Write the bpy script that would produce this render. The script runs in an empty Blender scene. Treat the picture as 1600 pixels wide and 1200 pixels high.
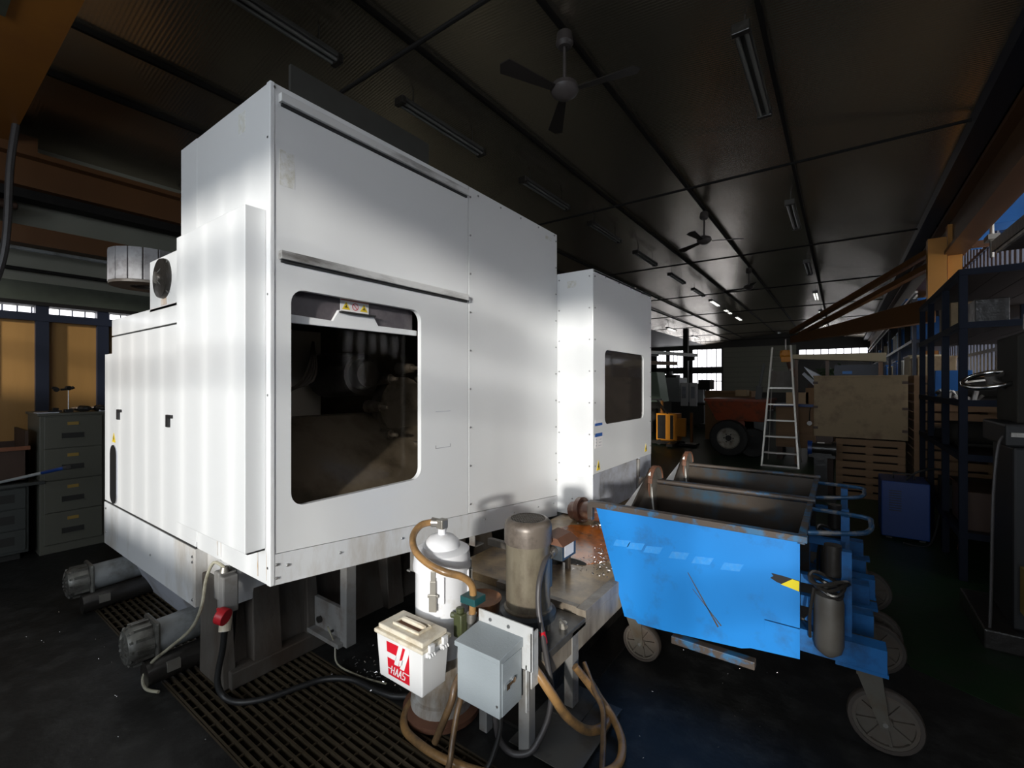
import bpy, bmesh, math, random
from mathutils import Vector, Matrix
random.seed(7)
R = math.radians
SC = bpy.context.scene
COL = SC.collection

# ------------------------------------------------------------------ camera
cam_d = bpy.data.cameras.new('camera')
cam = bpy.data.objects.new('camera', cam_d)
COL.objects.link(cam)
cam_d.sensor_fit = 'HORIZONTAL'
cam_d.sensor_width = 36.0
cam_d.lens = 36.0 * 710.0 / 1600.0
cam_d.clip_start = 0.05
cam_d.clip_end = 200
cam.location = (0, 0, 1.6)
cam.rotation_euler = (R(90), 0, R(35.9))
SC.camera = cam

# ------------------------------------------------------------------ light and exposure
SC.view_settings.view_transform = 'Standard'
SC.view_settings.look = 'None'
SC.view_settings.exposure = 0.0
SC.view_settings.gamma = 1.0
SC.view_settings.use_curve_mapping = False
try:
    SC.cycles.use_denoising = True
    SC.cycles.max_bounces = 8
    SC.cycles.diffuse_bounces = 4
    SC.cycles.sample_clamp_indirect = 6.0
except Exception:
    pass
world = bpy.data.worlds.new('world')
SC.world = world
world.use_nodes = True
wn = world.node_tree.nodes
wn['Background'].inputs[0].default_value = (0.80, 0.88, 1.0, 1)
wn['Background'].inputs[1].default_value = 1.0

sun_d = bpy.data.lights.new('sun', 'SUN')
sun_d.energy = 4.0
sun_d.angle = R(2.6)
sun_d.color = (1.0, 0.97, 0.91)
sun = bpy.data.objects.new('sun', sun_d)
COL.objects.link(sun)
SUN_DIR = Vector((-0.35, 0.90, -0.13)).normalized()
sun.rotation_euler = SUN_DIR.to_track_quat('-Z', 'Y').to_euler()
sun.location = (6, -8, 6)


def area(name, loc, direction, sx, sy, power, color=(0.86, 0.93, 1.0)):
    d = bpy.data.lights.new(name, 'AREA')
    d.shape = 'RECTANGLE'
    d.size = sx
    d.size_y = sy
    d.energy = power
    d.color = color
    o = bpy.data.objects.new(name, d)
    COL.objects.link(o)
    o.location = loc
    o.rotation_euler = Vector(direction).to_track_quat('-Z', 'Y').to_euler()
    return o


area('daylight_back_window', (-1.0, -4.12, 2.4), (0, 1, 0), 4.4, 1.7, 145)
area('daylight_right_window', (1.92, -3.1, 2.2), (-1, 0, 0), 1.5, 2.2, 30)


# ------------------------------------------------------------------ materials
MATS = {}


def mat(name, col, rough=0.5, metal=0.0, var=0.0, vs=6.0, dirt=None, dirt_amt=0.0, ds=3.0, bump=0.0, bs=40.0, spec=0.5,
        coat=0.0, stretch=(1, 1, 1), dsharp=0.12, trans=0.0, emit=None, es=0.0):
    """Principled paint / metal with noise in colour, patches of dirt and fine relief (object space)."""
    m = bpy.data.materials.new(name)
    m.use_nodes = True
    nt = m.node_tree
    N, Lk = nt.nodes, nt.links
    b = N['Principled BSDF']
    b.inputs['Base Color'].default_value = (*col, 1)
    b.inputs['Roughness'].default_value = rough
    b.inputs['Metallic'].default_value = metal
    b.inputs['Specular IOR Level'].default_value = spec
    b.inputs['Coat Weight'].default_value = coat
    b.inputs['Coat Roughness'].default_value = 0.12
    b.inputs['Transmission Weight'].default_value = trans
    if emit:
        b.inputs['Emission Color'].default_value = (*emit, 1)
        b.inputs['Emission Strength'].default_value = es
    if var or dirt_amt or bump:
        tc = N.new('ShaderNodeTexCoord')
        mp = N.new('ShaderNodeMapping')
        mp.inputs['Scale'].default_value = stretch
        Lk.new(tc.outputs['Object'], mp.inputs['Vector'])
        last = None
        if var:
            n = N.new('ShaderNodeTexNoise')
            n.inputs['Scale'].default_value = vs
            n.inputs['Detail'].default_value = 5
            Lk.new(mp.outputs[0], n.inputs['Vector'])
            r = N.new('ShaderNodeMix')
            r.data_type = 'RGBA'
            r.inputs[6].default_value = (*[c * (1 - var) for c in col], 1)
            r.inputs[7].default_value = (*[min(1, c * (1 + var)) for c in col], 1)
            Lk.new(n.outputs['Fac'], r.inputs[0])
            last = r.outputs[2]
        if dirt_amt:
            n2 = N.new('ShaderNodeTexNoise')
            n2.inputs['Scale'].default_value = ds
            n2.inputs['Detail'].default_value = 8
            n2.inputs['Roughness'].default_value = 0.65
            Lk.new(mp.outputs[0], n2.inputs['Vector'])
            cr = N.new('ShaderNodeMapRange')
            t = 0.72 - 0.42 * dirt_amt
            cr.inputs['From Min'].default_value = t - dsharp
            cr.inputs['From Max'].default_value = t + dsharp
            Lk.new(n2.outputs['Fac'], cr.inputs['Value'])
            r2 = N.new('ShaderNodeMix')
            r2.data_type = 'RGBA'
            r2.inputs[6].default_value = (*col, 1)
            if last:
                Lk.new(last, r2.inputs[6])
            r2.inputs[7].default_value = (*dirt, 1)
            Lk.new(cr.outputs[0], r2.inputs[0])
            last = r2.outputs[2]
        if last:
            Lk.new(last, b.inputs['Base Color'])
        if bump:
            n3 = N.new('ShaderNodeTexNoise')
            n3.inputs['Scale'].default_value = bs
            n3.inputs['Detail'].default_value = 4
            Lk.new(mp.outputs[0], n3.inputs['Vector'])
            bp = N.new('ShaderNodeBump')
            bp.inputs['Strength'].default_value = bump
            bp.inputs['Distance'].default_value = 0.02
            Lk.new(n3.outputs['Fac'], bp.inputs['Height'])
            Lk.new(bp.outputs[0], b.inputs['Normal'])
    MATS[name] = m
    return m


def wave_bump(m, axis='Y', scale=5.0, strength=0.4, dist=0.01):
    nt = m.node_tree
    N, Lk = nt.nodes, nt.links
    b = N['Principled BSDF']
    tc = N.new('ShaderNodeTexCoord')
    w = N.new('ShaderNodeTexWave')
    w.bands_direction = axis
    w.inputs['Scale'].default_value = scale
    w.inputs['Distortion'].default_value = 0.6
    w.inputs['Detail'].default_value = 1
    Lk.new(tc.outputs['Object'], w.inputs['Vector'])
    bp = N.new('ShaderNodeBump')
    bp.inputs['Strength'].default_value = strength
    bp.inputs['Distance'].default_value = dist
    Lk.new(w.outputs['Fac'], bp.inputs['Height'])
    Lk.new(bp.outputs[0], b.inputs['Normal'])


WHITE = mat('white_machine_paint', (0.80, 0.81, 0.815), 0.30, var=0.02, vs=1.5, coat=0.25, bump=0.02, bs=2.0)
WHITE2 = mat('white_skirt_paint', (0.74, 0.755, 0.77), 0.4, var=0.05, vs=3, dirt=(0.42, 0.36, 0.28), dirt_amt=0.22, ds=2.2, stretch=(1, 1, 0.35))
GREYBLUE = mat('blue_grey_plinth_paint', (0.47, 0.49, 0.55), 0.45, var=0.06, vs=4, dirt=(0.22, 0.2, 0.18), dirt_amt=0.22, ds=3)
BLACK = mat('black_plastic', (0.012, 0.012, 0.013), 0.5)
SEAM = mat('dark_seam', (0.02, 0.02, 0.02), 0.8)
RAIL = mat('worn_white_rail', (0.7, 0.7, 0.69), 0.4, dirt=(0.15, 0.14, 0.13), dirt_amt=0.3, ds=8, stretch=(1, 0.2, 1))
SCREW = mat('zinc_screw', (0.4, 0.4, 0.4), 0.35, metal=0.9)
YELLOW = mat('warning_yellow', (0.85, 0.62, 0.03), 0.5)
REDP = mat('red_print', (0.62, 0.01, 0.025), 0.45)
REDPLUG = mat('red_plug_plastic', (0.6, 0.02, 0.03), 0.4)
LABELW = mat('white_label', (0.85, 0.83, 0.83), 0.5)
LABELB = mat('blue_label_band', (0.03, 0.12, 0.42), 0.5)
LABELR = mat('salmon_label_band', (0.65, 0.25, 0.2), 0.5)
SMOKE = mat('smoky_door_plastic', (0.085, 0.072, 0.08), 0.35, var=0.25, vs=5, dirt=(0.16, 0.14, 0.145), dirt_amt=0.3, ds=4)
DARKPANE = mat('dark_window_glass', (0.035, 0.03, 0.027), 0.06, spec=0.6, var=0.2, vs=4)
def tinted(name, tint, ior=0.15):
    m = bpy.data.materials.new(name)
    m.use_nodes = True
    N, Lk = m.node_tree.nodes, m.node_tree.links
    N.remove(N['Principled BSDF'])
    t = N.new('ShaderNodeBsdfTransparent'); t.inputs[0].default_value = (*tint, 1)
    g = N.new('ShaderNodeBsdfGlossy'); g.inputs['Roughness'].default_value = 0.06
    f = N.new('ShaderNodeLayerWeight'); f.inputs[0].default_value = 0.2
    k = N.new('ShaderNodeMath'); k.operation = 'MULTIPLY'; k.inputs[1].default_value = ior
    x = N.new('ShaderNodeMixShader')
    Lk.new(f.outputs['Facing'], k.inputs[0])
    Lk.new(k.outputs[0], x.inputs[0]); Lk.new(t.outputs[0], x.inputs[1]); Lk.new(g.outputs[0], x.inputs[2])
    Lk.new(x.outputs[0], N['Material Output'].inputs[0])
    return m


TINT = tinted('smoky_tinted_glass', (0.86, 0.83, 0.79), 0.06)
INTERIOR = mat('oily_interior_steel', (0.10, 0.085, 0.06), 0.42, var=0.3, vs=3, dirt=(0.02, 0.018, 0.015), dirt_amt=0.5, ds=2.5)
INTERIOR2 = mat('grey_brown_chute_steel', (0.20, 0.18, 0.15), 0.5, var=0.2, vs=3, dirt=(0.07, 0.06, 0.045), dirt_amt=0.35, ds=3)
OILDARK = mat('oily_black_steel', (0.02, 0.018, 0.016), 0.3, var=0.3, vs=6, bump=0.2, bs=20)
STEEL = mat('worn_bare_steel', (0.45, 0.43, 0.4), 0.35, metal=0.85, var=0.15, vs=10, dirt=(0.12, 0.09, 0.06), dirt_amt=0.3, ds=6)
CHROME = mat('bright_chrome', (0.75, 0.75, 0.75), 0.15, metal=1.0)
CASTING = mat('stained_grey_casting', (0.10, 0.09, 0.078), 0.55, var=0.15, vs=4, dirt=(0.06, 0.042, 0.03), dirt_amt=0.45, ds=3, stretch=(1, 1, 0.4), bump=0.15, bs=30)
BRACKET = mat('light_grey_bracket_paint', (0.24, 0.235, 0.225), 0.5, var=0.1, vs=8, dirt=(0.12, 0.09, 0.07), dirt_amt=0.25, ds=6)
LIGHTGREY = mat('light_grey_motor_paint', (0.24, 0.255, 0.26), 0.45, var=0.08, vs=6, dirt=(0.08, 0.075, 0.06), dirt_amt=0.25, ds=5)
MOTORCAP = mat('dirty_aluminium_cap', (0.15, 0.15, 0.135), 0.42, metal=0.3, var=0.2, vs=14, dirt=(0.04, 0.035, 0.03), dirt_amt=0.5, ds=9)
CANISTER = mat('white_canister_enamel', (0.82, 0.82, 0.84), 0.32, var=0.03, vs=5, dirt=(0.55, 0.5, 0.42), dirt_amt=0.12, ds=5, coat=0.2)
CANBASE = mat('stained_canister_base', (0.55, 0.53, 0.5), 0.45, var=0.1, vs=6, dirt=(0.24, 0.18, 0.12), dirt_amt=0.45, ds=7, stretch=(1, 1, 0.3))
CLASP = mat('dull_clasp_steel', (0.36, 0.34, 0.3), 0.4, metal=0.7, var=0.15, vs=20)
HOSE = mat('amber_rubber_hose', (0.36, 0.20, 0.075), 0.34, var=0.15, vs=14, dirt=(0.13, 0.08, 0.04), dirt_amt=0.4, ds=9, coat=0.25)
HOSE2 = mat('grimy_brown_hose', (0.20, 0.12, 0.055), 0.4, var=0.2, vs=14, dirt=(0.07, 0.045, 0.03), dirt_amt=0.5, ds=9, coat=0.2)
CABLE = mat('black_rubber_cable', (0.018, 0.018, 0.018), 0.45)
CABLEG = mat('grey_rubber_cable', (0.06, 0.055, 0.055), 0.45, var=0.2, vs=20)
CABLEB = mat('beige_cable', (0.34, 0.32, 0.24), 0.45, dirt=(0.1, 0.08, 0.05), dirt_amt=0.3, ds=9)
GREENCLAMP = mat('dark_teal_clamp', (0.01, 0.07, 0.075), 0.4, dirt=(0.05, 0.04, 0.03), dirt_amt=0.25, ds=20)
OLIVE = mat('olive_valve', (0.06, 0.07, 0.03), 0.4, var=0.3, vs=25)
PLASTICW = mat('white_box_plastic', (0.78, 0.78, 0.78), 0.42)
PLASTICC = mat('cream_lid_plastic', (0.74, 0.68, 0.56), 0.45, var=0.05, vs=9, dirt=(0.5, 0.4, 0.26), dirt_amt=0.3, ds=10)
PLATEG = mat('pale_grey_plate', (0.50, 0.51, 0.51), 0.45, var=0.06, vs=8, dirt=(0.3, 0.27, 0.22), dirt_amt=0.2, ds=8)
GREYBOX = mat('blue_grey_enamel', (0.31, 0.35, 0.375), 0.42, var=0.05, vs=9, bump=0.08, bs=120)
PUMP = mat('grimy_bronze_motor_paint', (0.22, 0.19, 0.135), 0.36, metal=0.25, var=0.2, vs=9, dirt=(0.09, 0.065, 0.045), dirt_amt=0.4, ds=7, stretch=(1, 1, 0.5), coat=0.15)
PUMPCAP = mat('brown_grey_fan_cover', (0.17, 0.14, 0.115), 0.38, metal=0.2, var=0.2, vs=10, dirt=(0.06, 0.045, 0.035), dirt_amt=0.35, ds=9)
PUMPBASE = mat('dark_blue_grey_flange', (0.045, 0.055, 0.065), 0.35, var=0.3, vs=12)
RUST = mat('rust_brown', (0.16, 0.07, 0.04), 0.6, var=0.3, vs=14)
RUSTRED = mat('oily_red_rust_pipe', (0.13, 0.055, 0.035), 0.3, var=0.35, vs=16, dirt=(0.3, 0.2, 0.14), dirt_amt=0.25, ds=14, coat=0.3)
TANK = mat('oily_tank_steel', (0.40, 0.275, 0.14), 0.34, var=0.25, vs=4, dirt=(0.10, 0.075, 0.055), dirt_amt=0.45, ds=3.5, coat=0.25)
TANKSIDE = mat('streaked_tank_side', (0.33, 0.285, 0.225), 0.42, var=0.15, vs=5, dirt=(0.09, 0.065, 0.045), dirt_amt=0.45, ds=4, stretch=(1, 1, 0.3))
TANKGREY = mat('dark_grey_tank_plate', (0.10, 0.095, 0.085), 0.42, var=0.2, vs=6, dirt=(0.04, 0.035, 0.03), dirt_amt=0.35, ds=6)
ORANGEOIL = mat('orange_oil_stain', (0.55, 0.15, 0.02), 0.2, var=0.4, vs=9, dirt=(0.16, 0.08, 0.04), dirt_amt=0.4, ds=8, coat=0.5)
BASKET = mat('rusty_strainer', (0.28, 0.12, 0.05), 0.55, var=0.4, vs=30)
CHIPS = mat('bright_metal_chips', (0.75, 0.73, 0.7), 0.25, metal=1.0)
CARTBLUE = mat('worn_blue_paint', (0.010, 0.195, 0.57), 0.42, var=0.10, vs=3, dirt=(0.02, 0.10, 0.26), dirt_amt=0.12, ds=5)
CARTFRAME = mat('shaded_grimy_frame_blue', (0.008, 0.12, 0.36), 0.45, var=0.15, vs=4, dirt=(0.01, 0.04, 0.10), dirt_amt=0.3, ds=6)  # cart blue with the rear's shade mixed into the colour, plus grime patches
CARTRIM = mat('chipped_blue_rim', (0.03, 0.12, 0.24), 0.45, var=0.3, vs=12, dirt=(0.07, 0.055, 0.045), dirt_amt=0.65, ds=9, dsharp=0.05)
CARTIN = mat('scraped_tub_steel', (0.05, 0.038, 0.028), 0.36, metal=0.25, var=0.3, vs=5, dirt=(0.015, 0.07, 0.12), dirt_amt=0.25, ds=2.5, dsharp=0.1)
CARTLIP = mat('sun_brightened_steel_lip', (0.75, 0.74, 0.71), 0.42, var=0.06, vs=6)  # lip sheet lightened to look sunlit where the near panel shades it
CHEEK = mat('stained_grey_cheek', (0.16, 0.15, 0.13), 0.45, var=0.3, vs=8, dirt=(0.05, 0.04, 0.03), dirt_amt=0.4, ds=6)
HANDLE = mat('blue_and_bare_tube', (0.02, 0.08, 0.18), 0.32, metal=0.3, dirt=(0.2, 0.2, 0.2), dirt_amt=0.4, ds=12, dsharp=0.05)
CASTER = mat('brown_grey_wheel', (0.085, 0.074, 0.06), 0.5, var=0.25, vs=12, dirt=(0.08, 0.06, 0.045), dirt_amt=0.4, ds=10)
TYREP = mat('dark_wheel_tread', (0.05, 0.04, 0.033), 0.55, var=0.2, vs=20)
FORK = mat('dull_zinc_fork', (0.13, 0.12, 0.10), 0.42, metal=0.5, var=0.2, vs=12, dirt=(0.12, 0.09, 0.06), dirt_amt=0.3, ds=9)
CANVAS = mat('grimy_grey_cylinder', (0.075, 0.07, 0.062), 0.5, var=0.2, vs=14, dirt=(0.06, 0.05, 0.04), dirt_amt=0.35, ds=9)
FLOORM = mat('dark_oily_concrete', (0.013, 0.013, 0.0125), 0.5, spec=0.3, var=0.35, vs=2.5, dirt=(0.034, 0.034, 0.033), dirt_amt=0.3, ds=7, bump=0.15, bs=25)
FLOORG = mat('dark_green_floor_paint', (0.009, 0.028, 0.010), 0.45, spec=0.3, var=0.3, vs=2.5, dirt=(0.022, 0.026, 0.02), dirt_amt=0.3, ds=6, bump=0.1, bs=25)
PIT = mat('black_sludge', (0.008, 0.007, 0.006), 0.25, bump=0.4, bs=14)
GRATE = mat('oily_grate_steel', (0.085, 0.066, 0.042), 0.35, metal=0.35, var=0.3, vs=9)
CEIL = mat('dull_corrugated_roof', (0.44, 0.385, 0.30), 0.25, metal=0.85, spec=0.5)
wave_bump(CEIL, 'Y', 11.0, 0.12, 0.006)
PURLIN = mat('dark_roof_purlin', (0.012, 0.011, 0.010), 0.7, spec=0.2)
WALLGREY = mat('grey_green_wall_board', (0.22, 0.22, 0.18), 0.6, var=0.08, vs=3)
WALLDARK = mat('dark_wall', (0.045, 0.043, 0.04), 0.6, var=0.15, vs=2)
NAVY = mat('navy_steel_frame', (0.012, 0.016, 0.03), 0.45)
BOARDY = mat('orange_yellow_board', (0.36, 0.19, 0.055), 0.5, var=0.12, vs=5, stretch=(1, 3, 0.35))
CRANE = mat('orange_crane_paint', (0.26, 0.10, 0.014), 0.42, var=0.1, vs=2, dirt=(0.22, 0.08, 0.015), dirt_amt=0.25, ds=1.5)
CRANEB = mat('brown_orange_crane_paint', (0.11, 0.045, 0.012), 0.45, var=0.12, vs=2)
FLANGE = mat('grey_green_flange', (0.05, 0.058, 0.043), 0.5, var=0.3, vs=12)
PANE = mat('backlit_panel', (0.9, 0.92, 0.95), 0.6, var=0.05, vs=2, emit=(0.97, 0.96, 1.0), es=2.8)
PANE2 = mat('backlit_side_panel', (0.9, 0.92, 0.95), 0.6, emit=(0.95, 0.96, 1.0), es=5.0)
FILE = mat('olive_grey_cabinet_enamel', (0.105, 0.105, 0.085), 0.42, var=0.06, vs=6)
FILED = mat('dark_recess', (0.02, 0.02, 0.018), 0.6)
BRASS = mat('brass_label_frame', (0.5, 0.34, 0.1), 0.4, metal=0.5)
WORKGREY = mat('grey_green_desk_enamel', (0.05, 0.055, 0.052), 0.42, var=0.05, vs=5)
WICKER = mat('brown_crate_board', (0.05, 0.026, 0.016), 0.6, var=0.2, vs=14)
WOODRED = mat('red_brown_rim_wood', (0.20, 0.07, 0.03), 0.5, var=0.2, vs=14)
ALU = mat('ladder_aluminium', (0.5, 0.48, 0.44), 0.35, metal=0.5, var=0.08, vs=14)
CRATE = mat('weathered_plywood', (0.24, 0.17, 0.09), 0.65, var=0.12, vs=4, dirt=(0.14, 0.085, 0.045), dirt_amt=0.25, ds=5)
SLAT = mat('old_pallet_wood', (0.20, 0.115, 0.055), 0.7, var=0.2, vs=7, stretch=(0.3, 1, 1.5))
CARD = mat('brown_cardboard', (0.24, 0.13, 0.055), 0.7, var=0.06, vs=5)
CARDL = mat('pale_cardboard', (0.52, 0.36, 0.2), 0.7, var=0.06, vs=5)
DUMP = mat('faded_orange_red_paint', (0.30, 0.055, 0.014), 0.5, var=0.2, vs=5, dirt=(0.09, 0.035, 0.02), dirt_amt=0.3, ds=5)
TYRE = mat('black_tyre', (0.016, 0.015, 0.014), 0.65, bump=0.3, bs=40)
RIM = mat('grey_wheel_rim', (0.42, 0.39, 0.33), 0.5, var=0.15, vs=9, dirt=(0.15, 0.11, 0.07), dirt_amt=0.3, ds=8)
TRUCK = mat('orange_yellow_truck_paint', (0.72, 0.27, 0.015), 0.45, var=0.08, vs=6)
WELD = mat('deep_blue_enamel', (0.005, 0.035, 0.17), 0.42, var=0.08, vs=6)
RACKB = mat('slate_blue_rack_paint', (0.010, 0.013, 0.022), 0.7, spec=0.1, var=0.12, vs=9)
SHELFW = mat('dark_shelf_board', (0.018, 0.012, 0.01), 0.8, spec=0.1, var=0.15, vs=6)
DARKMACH = mat('dark_grey_machine_paint', (0.03, 0.028, 0.024), 0.7, spec=0.15, var=0.15, vs=5)
GREENM = mat('pale_green_machine_paint', (0.30, 0.38, 0.30), 0.45, var=0.06, vs=4)
GREYM = mat('grey_machine_paint', (0.38, 0.40, 0.40), 0.45, var=0.08, vs=4)
BINBLUE = mat('bright_blue_bin', (0.012, 0.12, 0.38), 0.45, var=0.15, vs=5)
BINCREAM = mat('cream_bin', (0.55, 0.46, 0.3), 0.55, var=0.1, vs=5)
BINWHITE = mat('white_bin', (0.7, 0.7, 0.68), 0.5, var=0.08, vs=5)
PAPER = mat('white_sheet', (0.66, 0.68, 0.74), 0.55)
LEAF = mat('dark_green_leaf', (0.04, 0.08, 0.03), 0.5, var=0.3, vs=20)
FIXT = mat('dull_fixture_housing', (0.06, 0.06, 0.055), 0.45, var=0.15, vs=9)
TUBE = mat('unlit_tube', (0.14, 0.14, 0.13), 0.3)
TUBELIT = mat('lit_tube', (0.9, 0.9, 0.88), 0.4, emit=(1.0, 0.97, 0.9), es=1.6)
FANW = mat('dull_fan_enamel', (0.08, 0.068, 0.064), 0.45)
FANB = mat('brown_fan_blade', (0.02, 0.016, 0.014), 0.5)
CHAINM = mat('grey_cable_carrier', (0.36, 0.355, 0.37), 0.45, var=0.12, vs=14, dirt=(0.18, 0.17, 0.17), dirt_amt=0.3, ds=10)
SPRINGY = mat('hazard_yellow_tape', (0.75, 0.62, 0.02), 0.45)
GHOST = mat('faded_tape_residue', (0.045, 0.255, 0.62), 0.55, var=0.25, vs=60, dirt=(0.015, 0.235, 0.65), dirt_amt=0.6, ds=40)
TAPEW = mat('old_tape_mark', (0.66, 0.65, 0.58), 0.6, var=0.1, vs=30, dirt=(0.80, 0.81, 0.815), dirt_amt=0.5, ds=30)
RUSTSTREAK = mat('rust_streak', (0.50, 0.33, 0.18), 0.55, dirt=(0.74, 0.755, 0.77), dirt_amt=0.55, ds=20, stretch=(3, 3, 0.4))


# ------------------------------------------------------------------ mesh builder
class MB:
    def __init__(s):
        s.v, s.f, s.sm = [], [], []

    def add(s, vs, fs, smooth=False):
        o = len(s.v)
        s.v += [tuple(map(float, p)) for p in vs]
        for f in fs:
            s.f.append(tuple(i + o for i in f))
            s.sm.append(smooth)
        return s

    def box(s, x0, y0, z0, x1, y1, z1):
        if x0 > x1: x0, x1 = x1, x0
        if y0 > y1: y0, y1 = y1, y0
        if z0 > z1: z0, z1 = z1, z0
        v = [(x0, y0, z0), (x1, y0, z0), (x1, y1, z0), (x0, y1, z0), (x0, y0, z1), (x1, y0, z1), (x1, y1, z1), (x0, y1, z1)]
        return s.add(v, [(0, 3, 2, 1), (4, 5, 6, 7), (0, 1, 5, 4), (1, 2, 6, 5), (2, 3, 7, 6), (3, 0, 4, 7)])

    def hexa(s, bot, top):
        return s.add(list(bot) + list(top), [(0, 3, 2, 1), (4, 5, 6, 7), (0, 1, 5, 4), (1, 2, 6, 5), (2, 3, 7, 6), (3, 0, 4, 7)])

    def bar(s, p0, p1, w, h, up=(0, 0, 1)):
        """rectangular bar from p0 to p1, w across, h along up"""
        p0, p1, up = Vector(p0), Vector(p1), Vector(up)
        d = (p1 - p0).normalized()
        sd = d.cross(up)
        if sd.length < 1e-5: sd = d.cross(Vector((1, 0, 0)))
        sd.normalize()
        u = sd.cross(d).normalized()
        q = []
        for p in (p0, p1):
            q.append([p - sd * w / 2 - u * h / 2, p + sd * w / 2 - u * h / 2, p + sd * w / 2 + u * h / 2, p - sd * w / 2 + u * h / 2])
        return s.hexa(q[0], q[1])

    def prism(s, poly, axis, a, b):
        """poly in the other two axes (x: (y,z), y: (x,z), z: (x,y)), from a to b along axis"""
        def P(p, t):
            return {'x': (t, p[0], p[1]), 'y': (p[0], t, p[1]), 'z': (p[0], p[1], t)}[axis]
        n = len(poly)
        v = [P(p, a) for p in poly] + [P(p, b) for p in poly]
        f = [tuple(range(n - 1, -1, -1)), tuple(range(n, 2 * n))]
        f += [(i, (i + 1) % n, n + (i + 1) % n, n + i) for i in range(n)]
        return s.add(v, f)

    def cyl(s, p0, p1, r0, r1=None, n=16, caps=True, smooth=True):
        r1 = r0 if r1 is None else r1
        p0, p1 = Vector(p0), Vector(p1)
        d = (p1 - p0).normalized()
        a = d.orthogonal().normalized()
        b = d.cross(a)
        v = []
        for p, r in ((p0, r0), (p1, r1)):
            v += [p + (a * math.cos(2 * math.pi * i / n) + b * math.sin(2 * math.pi * i / n)) * r for i in range(n)]
        s.add(v, [(i, (i + 1) % n, n + (i + 1) % n, n + i) for i in range(n)], smooth)
        if caps:
            s.add(v[:n], [tuple(range(n - 1, -1, -1))])
            s.add(v[n:], [tuple(range(n))])
        return s

    def lathe(s, c, prof, axis=(0, 0, 1), n=24, smooth=True):
        """prof: list of (radius, height along axis)"""
        c, d = Vector(c), Vector(axis).normalized()
        a = Vector((1, 0, 0)) if abs(d.x) < 0.9 else Vector((0, 1, 0))
        a = (a - d * a.dot(d)).normalized()
        b = d.cross(a)
        v = []
        for r, h in prof:
            v += [c + d * h + (a * math.cos(2 * math.pi * i / n) + b * math.sin(2 * math.pi * i / n)) * max(r, 1e-4) for i in range(n)]
        f = []
        for k in range(len(prof) - 1):
            f += [(k * n + i, k * n + (i + 1) % n, (k + 1) * n + (i + 1) % n, (k + 1) * n + i) for i in range(n)]
        return s.add(v, f, smooth)

    def tube(s, pts, r, n=8, sub=5, closed=False):
        P = [Vector(p) for p in pts]
        if sub > 1 and len(P) > 2:
            Q = []
            m = len(P)
            for i in range(m if closed else m - 1):
                if closed:
                    p0, p1, p2, p3 = P[(i - 1) % m], P[i], P[(i + 1) % m], P[(i + 2) % m]
                else:
                    p0, p1, p2, p3 = P[max(i - 1, 0)], P[i], P[i + 1], P[min(i + 2, m - 1)]
                for k in range(sub):
                    t = k / sub
                    Q.append(0.5 * ((2 * p1) + (p2 - p0) * t + (2 * p0 - 5 * p1 + 4 * p2 - p3) * t * t + (3 * p1 - p0 - 3 * p2 + p3) * t ** 3))
            if not closed: Q.append(P[-1])
            P = Q
        m = len(P)
        v, up = [], None
        for i in range(m):
            if closed: d = (P[(i + 1) % m] - P[i - 1]).normalized()
            else: d = (P[min(i + 1, m - 1)] - P[max(i - 1, 0)]).normalized()
            if up is None: up = d.orthogonal().normalized()
            up = (up - d * up.dot(d)).normalized()
            b = d.cross(up)
            v += [P[i] + (up * math.cos(2 * math.pi * k / n) + b * math.sin(2 * math.pi * k / n)) * r for k in range(n)]
        f = []
        for i in range(m if closed else m - 1):
            j = (i + 1) % m
            f += [(i * n + k, i * n + (k + 1) % n, j * n + (k + 1) % n, j * n + k) for k in range(n)]
        s.add(v, f, True)
        if not closed:
            s.add(v[:n], [tuple(range(n - 1, -1, -1))])
            s.add(v[-n:], [tuple(range(n))])
        return s

    def tri(s, pts, thick):
        """flat polygon given by 3-D points, thickened along vector"""
        t = Vector(thick)
        n = len(pts)
        v = [Vector(p) for p in pts] + [Vector(p) + t for p in pts]
        f = [tuple(range(n)), tuple(range(2 * n - 1, n - 1, -1))] + [((i + 1) % n, i, n + i, n + (i + 1) % n) for i in range(n)]
        return s.add(v, f)

    def build(s, name, m, parent=None, bev=0.0, loc=None, seg=2):
        if parent is not None: org = world_loc(parent)
        elif loc is not None: org = Vector(loc)
        else:
            xs, ys, zs = zip(*s.v)
            org = Vector(((min(xs) + max(xs)) / 2, (min(ys) + max(ys)) / 2, min(zs)))
        me = bpy.data.meshes.new(name)
        me.from_pydata([tuple(Vector(p) - org) for p in s.v], [], s.f)
        bm = bmesh.new()
        bm.from_mesh(me)
        bmesh.ops.remove_doubles(bm, verts=bm.verts, dist=1e-5)
        bmesh.ops.recalc_face_normals(bm, faces=bm.faces)
        bm.to_mesh(me)
        bm.free()
        if any(s.sm):
            for p in me.polygons: p.use_smooth = True
            try: me.set_sharp_from_angle(angle=R(38))
            except Exception: pass
        me.materials.append(m)
        o = bpy.data.objects.new(name, me)
        COL.objects.link(o)
        if parent is not None:
            o.parent = parent
        else:
            o.location = org
        if bev:
            md = o.modifiers.new('bevel', 'BEVEL')
            md.width = bev
            md.segments = seg
            md.limit_method = 'ANGLE'
            md.angle_limit = R(50)
        return o


def world_loc(o):
    l = Vector((0, 0, 0))
    while o is not None:
        l += o.location
        o = o.parent
    return l


def thing(name, label, cat, loc, group=None):
    o = bpy.data.objects.new(name, None)
    o.empty_display_size = 0.1
    COL.objects.link(o)
    o.location = loc
    o['label'] = label
    o['category'] = cat
    if group: o['group'] = group
    return o


def tag(o, label, cat, group=None):
    o['label'] = label
    o['category'] = cat
    if group: o['group'] = group
    return o


def struct(o):
    o['kind'] = 'structure'
    return o


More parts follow.
